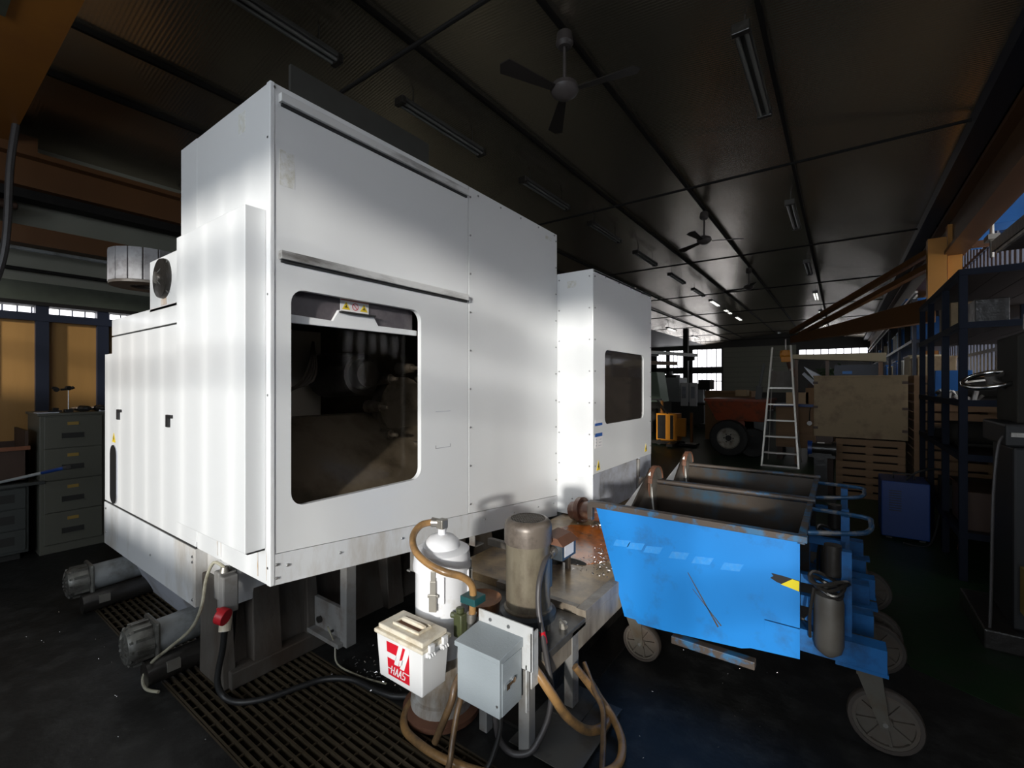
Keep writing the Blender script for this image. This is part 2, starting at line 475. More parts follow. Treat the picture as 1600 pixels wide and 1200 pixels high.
def stuff(o):
    o['kind'] = 'stuff'
    return o


def kids(o):
    return [c for c in COL.objects if c.parent == o]


def dup(root, loc, label=None, rotz=None):
    ch = kids(root)
    sub = {c.name: kids(c) for c in ch}
    r = root.copy()
    COL.objects.link(r)
    r.location = loc
    if rotz is not None: r.rotation_euler = (0, 0, rotz)
    if label: r['label'] = label
    for c in ch:
        k = c.copy()
        COL.objects.link(k)
        k.parent = r
        for g in sub[c.name]:
            q = g.copy()
            COL.objects.link(q)
            q.parent = k
    return r


def copy_piece(o, dloc):
    c = o.copy()
    COL.objects.link(c)
    c.location = o.location + Vector(dloc)
    return c


def box(name, m, parent, x0, y0, z0, x1, y1, z1, bev=0.0):
    return MB().box(x0, y0, z0, x1, y1, z1).build(name, m, parent, bev)


# ================================================================== SETTING
YF, YB = 31.0, -4.0          # far wall, wall behind the photographer
XL, XR = -6.95, 1.80         # near left partition, right wall
XLF = -11.2                  # left wall of the far part
EZ, RZ = 4.10, 4.62          # eaves, ridge
XE, XRG = 0.98, -3.0

# floor with a pit under the grating
PX0, PX1, PY0, PY1 = -4.3, -0.95, 0.87, 1.50
fl = MB()
fl.box(XLF - .3, YB - .3, -0.2, XR + .3, PY0, 0)
fl.box(XLF - .3, PY0, -0.2, PX0, PY1, 0)
fl.box(PX1, PY0, -0.2, XR + .3, PY1, 0)
fl.box(XLF - .3, PY1, -0.2, XR + .3, YF + .3, 0)
fl.box(PX0, PY0, -0.2, PX1, PY1, -0.12)
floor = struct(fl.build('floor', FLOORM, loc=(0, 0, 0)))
gf = MB()
gf.prism([(0.32, 3.4), (XR, 2.6), (XR, 30), (-6.0, 30), (-6.0, 6.2), (-1.6, 6.2), (-0.3, 5.2)], 'z', 0.0, 0.004)
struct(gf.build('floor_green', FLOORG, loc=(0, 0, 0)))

ce = MB()
ce.prism([(XL - .1, EZ), (XRG, RZ), (XE, EZ), (XE, EZ + .06), (XRG, RZ + .06), (XL - .1, EZ + .06)], 'y', YB - .3, YF + .3)
struct(ce.build('ceiling', CEIL, loc=(0, 0, 0)))
ca = MB()
ca.box(XE, YB - .3, 4.22, XR + .3, YF + .3, 4.30)
ca.box(XLF - .3, 13.5, EZ, XL - .1, YF + .3, EZ + .06)
struct(ca.build('ceiling_aisle', WALLDARK, loc=(0, 0, 0)))


def zc(x):
    return RZ + (EZ - RZ) * (abs(x - XRG) / (XE - XRG) if x > XRG else abs(x - XRG) / (XRG - XL))


tn = [0]


def trim(mb, m, bev=0.0):
    tn[0] += 1
    return struct(mb.build('trim_%d' % tn[0], m, bev=bev))


for x in (-0.47, -1.80, -3.05, -4.78, -5.5):      # purlins along the roof
    trim(MB().box(x - .016, YB, zc(x) - .045, x + .016, YF, zc(x) - .002), PURLIN)
for k in range(8):                                  # tie rods across at eaves height
    y = 2.25 + 3.66 * k
    trim(MB().cyl((XL, y, 4.05), (1.25, y, 4.05), .016, n=8), PURLIN)
# right eaves: gutter beam, crane runway, columns
trim(MB().box(0.98, YB, 3.96, 1.16, YF, 4.22), NAVY)
trim(MB().box(1.17, YB, 3.90, 1.40, YF, 3.95).box(1.27, YB, 3.46, 1.30, YF, 3.90).box(1.17, YB, 3.41, 1.40, YF, 3.46), CRANEB)
trim(MB().box(1.40, YB, 3.96, 1.8, YF, 4.21), CRANEB)
for y in (13.0, 18.0, 23.0, 28.0):
    trim(MB().box(1.45, y - .1, 0, 1.65, y + .1, 4.2), CRANE)
# left: crane runway on dark posts, second orange band, pipe
trim(MB().box(-6.78, YB, 3.86, -6.5, 14, 3.91).box(-6.66, YB, 3.60, -6.62, 14, 3.86).box(-6.78, YB, 3.55, -6.5, 14, 3.60), CRANEB)
trim(MB().box(-6.85, YB, 3.02, -6.66, 14, 3.20), CRANEB)
trim(MB().box(-6.80, YB, 3.46, -6.6, 14, 3.55), PURLIN)
trim(MB().cyl((-6.7, YB, 2.97), (-6.7, 14, 2.97), .02, n=8), LIGHTGREY)
trim(MB().cyl((-6.86, YB, 2.79), (-6.86, 14, 2.79), .02, n=8), PURLIN)
trim(MB().box(-6.93, YB, 2.46, -6.80, 14, 2.66), FLANGE)
trim(MB().box(-6.94, YB, 2.42, -6.78, 14, 2.46), PURLIN)
trim(MB().box(-6.72, 2.23, 0, -6.48, 2.47, 4.06), NAVY)
for y in (0.0, 0.49, 0.975, 1.46, 1.945):
    trim(MB().box(-6.92, y - .05, 0, -6.80, y + .05, 2.42), NAVY)
trim(MB().box(-6.94, YB, 2.26, -6.79, 14, 2.34), NAVY)

# walls
wl = MB()
wl.box(XL - .12, YB, 0, XL, 14, 2.26)
wl.box(XL - .12, YB, 2.42, XL, 14, 4.12)
struct(wl.build('wall_left', WALLGREY, loc=(0, 0, 0)))
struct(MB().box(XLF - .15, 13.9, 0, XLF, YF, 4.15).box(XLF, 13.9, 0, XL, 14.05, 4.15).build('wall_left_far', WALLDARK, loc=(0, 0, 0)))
# yellow boards standing against the left wall: pieces of it
bl = None
for y0, y1 in ((-1.25, -0.05), (0.05, 0.44), (0.54, 0.925), (1.025, 1.41), (1.51, 1.895), (1.995, 2.3)):
    o = MB().box(-6.90, y0, 0.05, -6.86, y1, 2.26).build('wall_left_board', BOARDY)
    struct(o)
# narrow clerestory over the boards
w1 = MB().box(-7.0, YB, 2.34, -6.98, 5, 2.42).build('window_1', NAVY, loc=(-7, 0, 2.34))
struct(w1)
p0 = MB().box(-6.96, -0.545, 2.345, -6.95, -0.455, 2.415).build('pane', PANE, w1)
for k in range(1, 32):
    copy_piece(p0, (0, 0.105 * k, 0))

# far wall with its windows
fw = MB()
xs = [(-10.25, -9.55), (-9.38, -8.08), (-7.9, -6.08)]
fw.box(XLF, YF, 0, XR + .2, YF + .2, 1.10)
fw.box(XLF, YF, 3.86, XR + .2, YF + .2, 4.6)
fw.box(XLF, YF, 2.32, -6.08, YF + .2, 2.66)
fw.box(-6.08, YF, 1.10, XR + .2, YF + .2, 2.98)
fw.box(-6.08, YF, 2.98, -2.0, YF + .2, 3.86)
fw.box(-2.0, YF, 3.60, XR + .2, YF + .2, 3.86)
fw.box(1.2, YF, 2.98, XR + .2, YF + .2, 3.6)
for a, b in ((XLF, -10.25), (-9.55, -9.38), (-8.08, -7.9)):
    fw.box(a, YF, 1.1, b, YF + .2, 3.86)
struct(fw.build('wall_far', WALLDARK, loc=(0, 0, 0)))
pb = None
for k in range(9):
    o = struct(MB().box(-6.0, YF - .04, 1.1 + .31 * k, -2.1, YF, 1.1 + .31 * k + .30).build('wall_far_board', WALLGREY))


def window(n, x0, x1, z0, z1, y, npan, transom=None):
    w = struct(MB().box(x0, y + .02, z0, x1, y + .06, z0 + .04).box(x0, y + .02, z1 - .04, x1, y + .06, z1).box(x0, y + .02, z0, x0 + .04, y + .06, z1)
               .box(x1 - .04, y + .02, z0, x1, y + .06, z1).build('window_%d' % n, NAVY))
    d = (x1 - x0 - .08) / npan
    p = MB().box(x0 + .04 + .012, y + .05, z0 + .04, x0 + .04 + d - .012, y + .07, z1 - .04).build('pane', PANE, w)
    for k in range(1, npan): copy_piece(p, (d * k, 0, 0))
    b = MB().box(x0 + .04 + d - .022, y + .03, z0 + .04, x0 + .04 + d + .022, y + .06, z1 - .04).build('mullion', GREYBLUE, w)
    for k in range(1, npan - 1): copy_piece(b, (d * k, 0, 0))
    if transom: MB().box(transom[0], y + .01, transom[2], transom[1], y + .06, transom[2] + .05).build('transom', NAVY, w)
    return w


wn_ = 2
for (a, b), n_ in zip(xs, (3, 5, 6)):
    window(wn_, a, b, 1.10, 2.32, YF, n_, (-7.0, b, 1.75) if b == -6.08 else None)
    window(wn_ + 1, a, b, 2.66, 3.86, YF, n_)
    wn_ += 2
window(wn_, -2.0, 1.2, 2.98, 3.6, YF, 9)
wn_ += 1

# right wall: solid, with slatted daylight strips (near part has the big windows beside the photographer)
wr = MB()
T = XR + .15
wr.box(XR, YB, 0, T, YF, 0.85)
wr.box(XR, YB, 3.40, T, -2.35, 4.25)
wr.box(XR, -2.35, 0.85, T, 4.0, 3.05)
wr.box(XR, -2.35, 4.10, T, 4.0, 4.25)
wr.box(XR, 4.0, 0.85, T, YF, 1.50)
wr.box(XR, 4.0, 2.45, T, YF, 3.05)
wr.box(XR, 4.0, 4.10, T, YF, 4.25)
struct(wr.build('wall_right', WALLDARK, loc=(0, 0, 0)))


def strip(n, z0, z1, y0, y1, step):
    w = struct(MB().box(XR, y0, z0, XR + .05, y1, z0 + .04).box(XR, y0, z1 - .04, XR + .05, y1, z1).box(XR, y0, (z0 + z1) / 2 + .1, XR + .04, y1, (z0 + z1) / 2 + .15)
               .build('window_%d' % n, NAVY))
    p = MB().box(XR + .09, y0 + .0, z0, XR + .10, y0 + step * 8, z1).build('pane', PANE2, w)
    m_ = int((y1 - y0) / (step * 8))
    for k in range(1, m_): copy_piece(p, (0, step * 8 * k, 0))
    b = MB().box(XR + .02, y0, z0 + .04, XR + .06, y0 + step * .5, z1 - .04).build('slat', NAVY, w)
    for k in range(1, int((y1 - y0) / step)): copy_piece(b, (0, step * k, 0))
    return w


strip(wn_, 1.50, 2.45, 4.0, 31.0, 0.225); wn_ += 1
strip(wn_, 3.05, 4.10, -2.3, 31.0, 0.225); wn_ += 1  # near stretch out of view is added, its glow lifts the machine front

# wall behind the photographer with its tall barred windows, and the side window by it
wb = MB()
HEAD = 3.30
wb.box(XLF, YB - .15, 0, T, YB, 1.05)
wb.box(XLF, YB - .15, HEAD, T, YB, 4.7)
wb.box(XLF, YB - .15, 1.05, -5.7, YB, HEAD)
wb.box(-5.7, YB - .15, 1.05, -4.4, YB, 2.2)
wb.box(-4.4, YB - .15, 1.05, -3.1, YB, HEAD)
wb.box(-3.1, YB - .15, 1.05, .15, YB, 1.32)
wb.box(1.77, YB - .15, 1.05, XR + .03, YB - .09, HEAD)
struct(wb.build('wall_back', WALLDARK, loc=(0, 0, 0)))
w = struct(MB().box(-3.1, YB - .08, 2.86, 1.70, YB - .02, 2.93).build('window_%d' % wn_, NAVY)); wn_ += 1
MB().box(-3.1, YB - .08, 2.38, 1.70, YB - .02, 2.43).build('rail', NAVY, w)
b = MB().box(-3.02, YB - .07, 1.05, -2.985, YB - .03, HEAD).build('bar', NAVY, w)
for k in range(1, 16): copy_piece(b, (.285 * k, 0, 0))
w = struct(MB().box(-5.7, YB - .08, 2.62, -4.4, YB - .02, 2.67).build('window_%d' % wn_, NAVY)); wn_ += 1
for x in (-5.35, -4.85): MB().box(x, YB - .08, 2.2, x + .05, YB - .02, HEAD).build('bar', NAVY, w)
w = struct(MB().box(XR + .03, -4.05, 2.38, XR + .09, -2.35, 2.43).build('window_%d' % wn_, NAVY)); wn_ += 1
for z in (1.35, 2.92): MB().box(XR + .03, -4.05, z, XR + .09, -2.35, z + .05).build('rail', NAVY, w)

# ================================================================== FLOOR GRATING
gr = thing('floor_grating', 'oily steel bar grating set in the floor before the white machine', 'grating', (-2.6, 1.18, 0))
b0 = MB().box(PX0, PY0 + .012, -.036, PX1, PY0 + .022, 0.0).build('bearing_bar', GRATE, gr)
nb = 16
for k in range(1, nb + 1): copy_piece(b0, (0, .0368 * k, 0))
c0 = MB().box(PX0 + .03, PY0, -.012, PX0 + .035, PY1, -.004).build('cross_rod', GRATE, gr)
for k in range(1, 34): copy_piece(c0, (.0985 * k, 0, 0))
MB().box(PX0, PY0, -.04, PX1, PY0 + .008, 0).box(PX0, PY1 - .008, -.04, PX1, PY1, 0).build('edge_frame', GRATE, gr)
stuff(tag(MB().box(PX0, PY0, -.12, PX1, PY1, -.10).build('sludge', PIT), 'black oily sludge lying in the pit under the grating', 'sludge'))

# ================================================================== MACHINING CENTRE
FX, Y0 = -2.05, 1.005
MC = thing('machining_center', 'large white machining centre with a dark side window, standing in the middle of the hall', 'machine', (-3.3, 2.2, 0))


def plate_hole(x, t, y0, y1, z0, z1, a0, a1, c0, c1, r, n=6):
    """plate in plane x (thickness t inward) with a rounded rectangular hole a0..a1 x c0..c1"""
    mb = MB()
    outer = [(y0, z0), (y1, z0), (y1, z1), (y0, z1)]
    cs = [((a0 + r, c0 + r), 180), ((a1 - r, c0 + r), 270), ((a1 - r, c1 - r), 0), ((a0 + r, c1 - r), 90)]
    arcs = [[(c[0] + r * math.cos(R(s0 + 90 * i / n)), c[1] + r * math.sin(R(s0 + 90 * i / n))) for i in range(n + 1)] for c, s0 in cs]
    P = lambda p, d=0: (x - d, p[0], p[1])
    for k in range(4):
        for i in range(n): mb.add([P(outer[k]), P(arcs[k][i]), P(arcs[k][i + 1])], [(0, 1, 2)])
        k2 = (k + 1) % 4
        mb.add([P(outer[k]), P(outer[k2]), P(arcs[k2][0]), P(arcs[k][-1])], [(0, 1, 2, 3)])
    ring = [p for a in arcs for p in a]
    m_ = len(ring)
    mb.add([P(p) for p in ring] + [P(p, t) for p in ring], [(i, (i + 1) % m_, m_ + (i + 1) % m_, m_ + i) for i in range(m_)], False)
    mb.add([P(p) for p in outer] + [P(p, t) for p in outer], [(i, (i + 1) % 4, 4 + (i + 1) % 4, 4 + i) for i in range(4)])
    return mb


ZB, ZT = 0.845, 2.945
YS, YE = 2.328, 3.515
def skz(y): return 0.84 - (y - Y0) * 0.0935
def bkz(y): return 0.702 - (y - Y0) * 0.108

# front wall sheets
fp = plate_hole(FX, .03, Y0 + .006, YS - .003, .842, ZT, 1.098, 1.898, 1.032, 2.04, .065)
fp.prism([(Y0 + .006, .842), (YS - .003, .842), (YS - .003, skz(YS) + .003)], 'x', FX - .03, FX)
fpo = fp.build('front_sheet', WHITE, MC)
MB().prism([(YS + .003, skz(YS) + .003), (YE, skz(YE) + .003), (YE, 2.928), (YS + .003, ZT)], 'x', FX - .03, FX).build('front_sheet', WHITE, MC, bev=.002)
MB().prism([(Y0, bkz(Y0)), (YE, bkz(YE)), (YE, skz(YE)), (Y0, skz(Y0))], 'x', FX - .03, FX + .002).build('front_skirt', WHITE2, MC)
MB().box(FX - .035, YS - .006, .6, FX - .004, YS + .006, 2.94).build('seam', SEAM, MC)
# left wall sheets
MB().box(-2.857, Y0, .70, FX - .004, Y0 + .03, ZT).build('side_sheet', WHITE, MC, bev=.002)
MB().box(-3.09, Y0 + .001, .73, -2.863, Y0 + .03, ZT + .005).build('side_sheet', WHITE, MC, bev=.002)
# shell behind: roof, rear, floor plate
MB().box(-3.09, Y0 + .03, 2.90, FX - .03, YE, 2.925).build('roof_sheet', WHITE, MC)
MB().box(-3.09, YE - .03, .6, FX - .03, YE, 2.92).box(-3.09, Y0 + .03, .73, -3.06, YE, 2.92).build('rear_sheet', WHITE, MC)
MB().hexa([(-3.06, Y0 + .03, .74), (FX - .03, Y0 + .03, .74), (FX - .03, YE - .03, .52), (-3.06, YE - .03, .52)],
          [(-3.06, Y0 + .03, .76), (FX - .03, Y0 + .03, .76), (FX - .03, YE - .03, .54), (-3.06, YE - .03, .54)]).build('belly_plate', OILDARK, MC)
# rails on the front
for z in (2.885, 2.18):
    r_ = MB().box(FX, 1.04, z - .018, FX + .028, 2.302, z + .020).build('rail', RAIL, MC, bev=.002)
    MB().box(FX, 1.05, z - .03, FX + .012, 2.302, z - .018).build('rail_lip', SEAM, r_)
# screws along the sheets
sc = MB()
def scr(x, y, z, d='x'):
    q = (x, y, z)
    e = (x + .006, y, z) if d == 'x' else (x, y - .006, z)
    sc.cyl(q, e, .0075, .0055, n=8)
for k in range(9): scr(FX, YS + .018, .78 + .262 * k)
for k in range(10): scr(FX, YE - .02, .75 + .235 * k)
for k in range(5): scr(FX, YS + .1 + .26 * k, 2.91)
for y in (1.08, 1.35, 1.75, 2.1, 2.5, 2.85, 3.2, 3.45): scr(FX + .002, y, skz(y) - .06)
for z in (.78, 1.55, 2.0, 2.7): scr(-2.068, Y0, z, 'y')
scr(FX + .002, 1.03, .79); scr(FX + .002, 1.03, .73); scr(FX, 1.02, 2.925)
stuff(sc.build('screws', SCREW, MC))

# window: lining, sliding door with handle bar, inside
MB().box(-2.95, 1.04, .96, -2.93, 3.0, 2.6).box(-2.95, 3.0, .96, -2.085, 3.02, 2.6).box(-2.95, 1.03, .96, -2.085, 1.05, 2.6)\
    .box(-2.95, 1.04, .94, -2.085, 3.0, .96).box(-2.95, 1.04, 2.6, -2.085, 3.0, 2.62).build('window_lining', INTERIOR, MC)
door = MB().box(-2.13, 1.07, 1.895, -2.115, 1.885, 2.10).build('sliding_door', SMOKE, MC)
MB().prism([(1.07, 1.888), (1.905, 1.893), (1.905, 1.925), (1.62, 1.925), (1.585, 1.978), (1.373, 1.982), (1.338, 1.922), (1.07, 1.93)], 'x', -2.115, -2.095)\
    .build('handle_bar', WHITE, door, bev=.003)
MB().box(-2.098, 1.375, 1.968, -2.07, 1.585, 1.976).build('grip', SEAM, door)
lb = MB().box(-2.113, 1.392, 1.982, -2.109, 1.566, 2.055).build('warning_label', LABELW, door)
MB().box(-2.109, 1.392, 2.038, -2.108, 1.566, 2.056).build('label_band', LABELR, door)
for yc in (1.425, 1.535):
    MB().prism([(yc - .024, 1.992), (yc + .024, 1.992), (yc, 2.032)], 'x', -2.109, -2.108).build('warning_triangle', YELLOW, door)
    MB().box(-2.108, yc - .010, 2.002, -2.1075, yc + .010, 2.006).box(-2.108, yc - .003, 2.004, -2.1075, yc + .003, 2.016).build('pictogram', SEAM, door)
pg = MB()
for i in range(16):
    a = 2 * math.pi * i / 16
    b = 2 * math.pi * (i + 1) / 16
    pg.add([(-2.1075, 1.48 + rr * math.cos(t), 2.012 + rr * math.sin(t)) for rr, t in ((.016, a), (.016, b), (.0195, b), (.0195, a))], [(0, 1, 2, 3)])
pg.add([(-2.1075, 1.466, 2.024), (-2.1075, 1.469, 2.026), (-2.1075, 1.494, 2.0), (-2.1075, 1.491, 1.998)], [(0, 1, 2, 3)])
pg.build('no_touch_sign', REDP, door)
MB().box(-2.142, 1.055, .98, -2.136, 1.945, 2.09).build('tinted_pane', TINT, MC)
# inside of the machine
MB().hexa([(-2.75, 1.06, .97), (-2.12, 1.06, .97), (-2.12, 2.98, .97), (-2.75, 2.98, .97)],
          [(-2.75, 1.06, 1.40), (-2.62, 1.06, 1.40), (-2.62, 2.98, 1.40), (-2.75, 2.98, 1.40)]).build('chip_chute', INTERIOR2, MC)
MB().box(-2.92, 1.06, 1.4, -2.55, 1.33, 2.3).build('column_cover', INTERIOR2, MC)
sp = MB().cyl((-2.80, 1.75, 1.66), (-2.42, 1.75, 1.66), .15, .13, n=20).cyl((-2.42, 1.75, 1.66), (-2.36, 1.75, 1.66), .10, .08, n=20).build('spindle', OILDARK, MC)
tc = MB()
for k in range(8):
    a = 2 * math.pi * k / 8
    c = (-2.45, 2.15 + .26 * math.cos(a), 1.45 + .26 * math.sin(a))
    tc.cyl((c[0] - .1, c[1], c[2]), (c[0] + .04, c[1], c[2]), .045, .03, n=10).cyl((c[0] + .04, c[1], c[2]), (c[0] + .10, c[1], c[2]), .018, .01, n=8)
tc.cyl((-2.6, 2.15, 1.45), (-2.5, 2.15, 1.45), .2, n=20)
tc.build('tool_carousel', STEEL, MC)
cn = MB()
for k in range(4): cn.tube([(-2.5, 1.2, 1.5 + .02 * k), (-2.4, 1.35 + .02 * k, 1.62), (-2.55, 1.5, 1.85)], .008, n=6)
cn.build('coolant_hoses', CABLEG, MC)
# recessed flap next to the window
MB().box(FX, 2.018, 1.195, FX + .0015, 2.15, 1.198).box(FX, 2.018, 1.195, FX + .0015, 2.021, 1.215).box(FX, 2.148, 1.195, FX + .0015, 2.151, 1.215)\
    .box(FX, 2.018, 1.425, FX + .0015, 2.15, 1.428).build('flap_gap', GREYBLUE, MC)
MB().box(FX, 1.045, 2.50, FX + .001, 1.115, 2.66).build('tape_mark', TAPEW, MC)
MB().box(FX, 3.32, 2.845, FX + .001, 3.42, 2.875).build('tape_mark', TAPEW, MC)
MB().box(-2.36, Y0 - .001, 2.80, -2.29, Y0, 2.90).build('tape_mark', TAPEW, MC)
# corner post and rust under it
MB().box(FX - .03, Y0 - .004, .70, FX + .004, Y0 + .018, ZT + .002).build('corner_post', WHITE, MC, bev=.004)
for x, w_ in ((-2.083, .012), (-2.60, .010), (-2.56, .008), (-2.17, .008)):
    MB().box(x, Y0 - .0022, .72, x + w_, Y0 - .001, .86).build('rust_streak', RUSTSTREAK, MC)
# box on the left side
MB().box(-2.875, .915, .862, -2.09, Y0, 2.381).build('side_box', WHITE, MC, bev=.004)
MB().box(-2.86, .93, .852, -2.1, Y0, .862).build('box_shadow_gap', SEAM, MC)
# fan housing
MB().box(-3.62, Y0 + .002, 2.06, -3.09, 1.55, 2.387).build('fan_housing', WHITE, MC, bev=.004)
fan = MB().lathe((-3.36, Y0 - .012, 2.245), [(.0, -.03), (.02, -.03), (.118, -.012), (.122, 0), (.122, .016), (.10, .016)], (0, 1, 0), 28).build('cooling_fan', OILDARK, MC)
MB().lathe((-3.36, Y0 - .044, 2.245), [(.0, -.004), (.034, -.002), (.036, .006), (.02, .02)], (0, 1, 0), 20).build('fan_hub', STEEL, fan)
fg = MB()
for r_ in (.055, .078, .1):
    fg.tube([(-3.36 + r_ * math.cos(2 * math.pi * i / 20), Y0 - .043 + r_ * .2, 2.245 + r_ * math.sin(2 * math.pi * i / 20)) for i in range(20)], .002, n=5, sub=1, closed=True)
for k in range(4):
    a = R(45 + 90 * k)
    fg.bar((-3.36 + .03 * math.cos(a), Y0 - .042, 2.245 + .03 * math.sin(a)), (-3.36 + .135 * math.cos(a), Y0 - .008, 2.245 + .135 * math.sin(a)), .006, .006)
fg.build('fan_guard', FIXT, fan)
MB().box(-3.42, Y0 - .0005, 2.085, -3.32, Y0 + .001, 2.125).build('rust_streak', RUSTSTREAK, MC)
MB().box(-3.13, 1.25, 2.0, -3.09, 1.6, 2.86).build('rear_duct', CASTING, MC)
# tall grey sheet standing behind the roof edge
MB().box(-3.02, 1.60, 2.92, -2.99, 2.86, 3.75).build('rear_screen', FIXT, MC)
# left cabinet
MB().box(-4.455, Y0 + .002, 1.962, -3.09, 1.75, 2.082).build('cabinet_top', WHITE, MC, bev=.003)
MB().box(-4.44, Y0 + .012, 1.945, -3.09, 1.7, 1.965).build('seam', SEAM, MC)
cd = MB().box(-4.455, Y0 + .002, 1.825, -2.88, 1.75, 1.952).box(-4.64, Y0 + .002, .70, -2.88, 1.75, 1.83).build('cabinet_body', WHITE, MC, bev=.003)
for x in (-4.262, -3.272):
    MB().box(x - .03, Y0 - .012, 1.395, x + .055, Y0 + .002, 1.415).box(x - .03, Y0 - .012, 1.34, x + .012, Y0 + .002, 1.40).build('latch', BLACK, cd, bev=.003)
sl = []
for i in range(9): sl.append((-4.405 + .078 * math.cos(R(180 * i / 8)), 1.075 + .07 * math.sin(R(180 * i / 8))))
for i in range(9): sl.append((-4.405 + .078 * math.cos(R(180 + 180 * i / 8)), .765 + .06 * math.sin(R(180 + 180 * i / 8))))
MB().prism(sl, 'y', Y0 - .004, Y0 + .002).build('handle_slot', BLACK, cd)
MB().prism([(p[0] + .05 * (1 if p[0] > -4.4 else -1) * .2, p[1]) for p in sl], 'y', Y0 - .0025, Y0 + .0015).build('handle_slot_rim', GREYBLUE, cd)
def tri_label(pts, th, pict, parent):
    t = MB().tri(pts, th).build('warning_triangle', YELLOW, parent)
    MB().tri(pict, Vector(th) * 1.3).build('lightning_mark', SEAM, parent)
tri_label([(-4.44, Y0 + .001, 1.165), (-4.36, Y0 + .001, 1.165), (-4.40, Y0 + .001, 1.235)], (0, -.002, 0),
          [(-4.405, Y0, 1.175), (-4.39, Y0, 1.195), (-4.398, Y0, 1.195), (-4.395, Y0, 1.215), (-4.41, Y0, 1.192), (-4.40, Y0, 1.192)], cd)
MB().box(-4.63, Y0 + .006, .684, -2.89, 1.7, .70).build('seam', SEAM, MC)
MB().box(-4.65, Y0, .364, -2.885, 1.62, .686).build('lower_skirt', WHITE2, MC, bev=.003)
MB().box(-2.884, Y0 + .06, .42, -2.62, 1.3, .76).build('junction_housing', WHITE2, MC, bev=.003)
ss = MB()
for x, z in ((-4.6, .64), (-4.6, .46), (-2.92, .64), (-2.92, .40), (-2.92, .61), (-3.6, .5)):
    ss.cyl((x, Y0, z), (x, Y0 - .005, z), .008, .006, n=8)
stuff(ss.build('skirt_screws', SCREW, MC))
MB().hexa([(-4.25, 1.20, .02), (-3.0, 1.20, .02), (-3.0, 1.30, .02), (-4.25, 1.30, .02)],
          [(-4.35, 1.05, .37), (-2.95, 1.05, .37), (-2.95, 1.15, .37), (-4.35, 1.15, .37)]).build('sloping_apron', GREYBLUE, MC)
# cable carrier loop behind the fan housing
cc = MB().box(-4.86, 1.42, 2.40, -4.84, 1.75, 2.47).box(-4.62, 1.28, 2.45, -3.6, 1.36, 2.48).build('cable_carrier', CHAINM, MC)
for i in range(11):
    a = R(150 + 22 * i)
    c = Vector((-4.78, 1.32, 0))
    p_ = c + Vector((math.cos(a), math.sin(a), 0)) * .25
    t_ = Vector((-math.sin(a), math.cos(a), 0))
    n_ = Vector((math.cos(a), math.sin(a), 0))
    q = [p_ - t_ * .046 - n_ * .012, p_ + t_ * .046 - n_ * .012, p_ + t_ * .046 + n_ * .012, p_ - t_ * .046 + n_ * .012]
    MB().hexa([(v.x, v.y, 2.44) for v in q], [(v.x, v.y, 2.70) for v in q]).build('chain_link', CHAINM, cc, bev=.004)
MB().lathe((-4.78, 1.32, 2.42), [(.26, 0), (.26, .02), (.12, .02), (.12, 0), (.26, 0)], n=24).build('carrier_flange', CASTING, cc)
MB().box(-5.0, 1.55, 2.28, -4.55, 1.65, 2.42).build('carrier_tray', DARKMACH, MC)

# right-hand pallet cabinet
RX, RY0, RY1 = -1.70, 3.52, 4.97
pc = plate_hole(RX, .02, RY0 + .004, RY1, .832, 2.575, 3.755, 4.735, 1.24, 1.905, .06).build('pallet_cabinet', WHITE, MC)
MB().box(FX - .3, RY0, .80, RX - .002, RY0 + .02, 2.578).box(FX - .3, RY0 + .02, 2.555, RX, RY1, 2.575).box(FX - .3, RY1 - .02, .83, RX - .002, RY1, 2.56).build('cabinet_side', WHITE, MC, bev=.002)
MB().box(RX - .016, 3.70, 1.20, RX - .010, 4.80, 1.95).build('window_pane', DARKPANE, MC)
MB().box(RX - .12, 3.6, 1.1, RX - .10, 4.9, 2.0).build('cabinet_lining', OILDARK, MC)
MB().box(FX - .3, RY0 + .002, .46, RX - .004, RY0 + .02, .80).build('plinth_side', WHITE2, MC)
MB().box(RX - .02, RY0 + .006, .46, RX - .002, 3.66, .828).build('plinth_sheet', GREYBLUE, MC)
MB().box(RX - .02, 4.62, .46, RX - .002, RY1, .84).build('plinth_sheet', GREYBLUE, MC)
MB().box(RX - .03, 3.67, .46, RX - .012, 4.56, .825).build('plinth_door', GREYBLUE, MC)
MB().cyl((RX - .004, 4.59, .46), (RX - .004, 4.59, .82), .018, n=10).build('plinth_post', BRACKET, MC)
for y, z in ((3.62, .855), (4.80, .875)):
    tri_label([(RX + .001, y - .036, z), (RX + .001, y + .036, z), (RX + .001, y, z + .085)], (.002, 0, 0),
              [(RX + .003, y - .006, z + .012), (RX + .003, y + .012, z + .034), (RX + .003, y + .002, z + .034), (RX + .003, y + .006, z + .06), (RX + .003, y - .012, z + .03), (RX + .003, y - .002, z + .03)], MC)
for z0, z1, m_ in ((1.24, 1.262, LABELB), (1.145, 1.175, LABELB), (1.05, 1.145, LABELW), (1.262, 1.29, LABELW)):
    MB().box(RX, 3.555, z0, RX + .002, 3.70, z1).build('instruction_label', m_, MC)
pm = MB()
for k in range(3): pm.box(RX + .002, 3.57, 1.065 + .026 * k, RX + .0026, 3.585, 1.078 + .026 * k).box(RX + .002, 3.62 + .01 * k, 1.065 + .026 * k, RX + .0026, 3.68, 1.070 + .026 * k)
pm.build('label_print', GREYBLUE, MC)
MB().box(-1.80, RY0 - .002, 1.48, -1.72, RY0, 1.56).build('small_label', LABELW, MC)
MB().box(-1.95, RY0 - .001, 2.44, -1.86, RY0, 2.50).build('tape_mark', TAPEW, MC)
sc = MB()
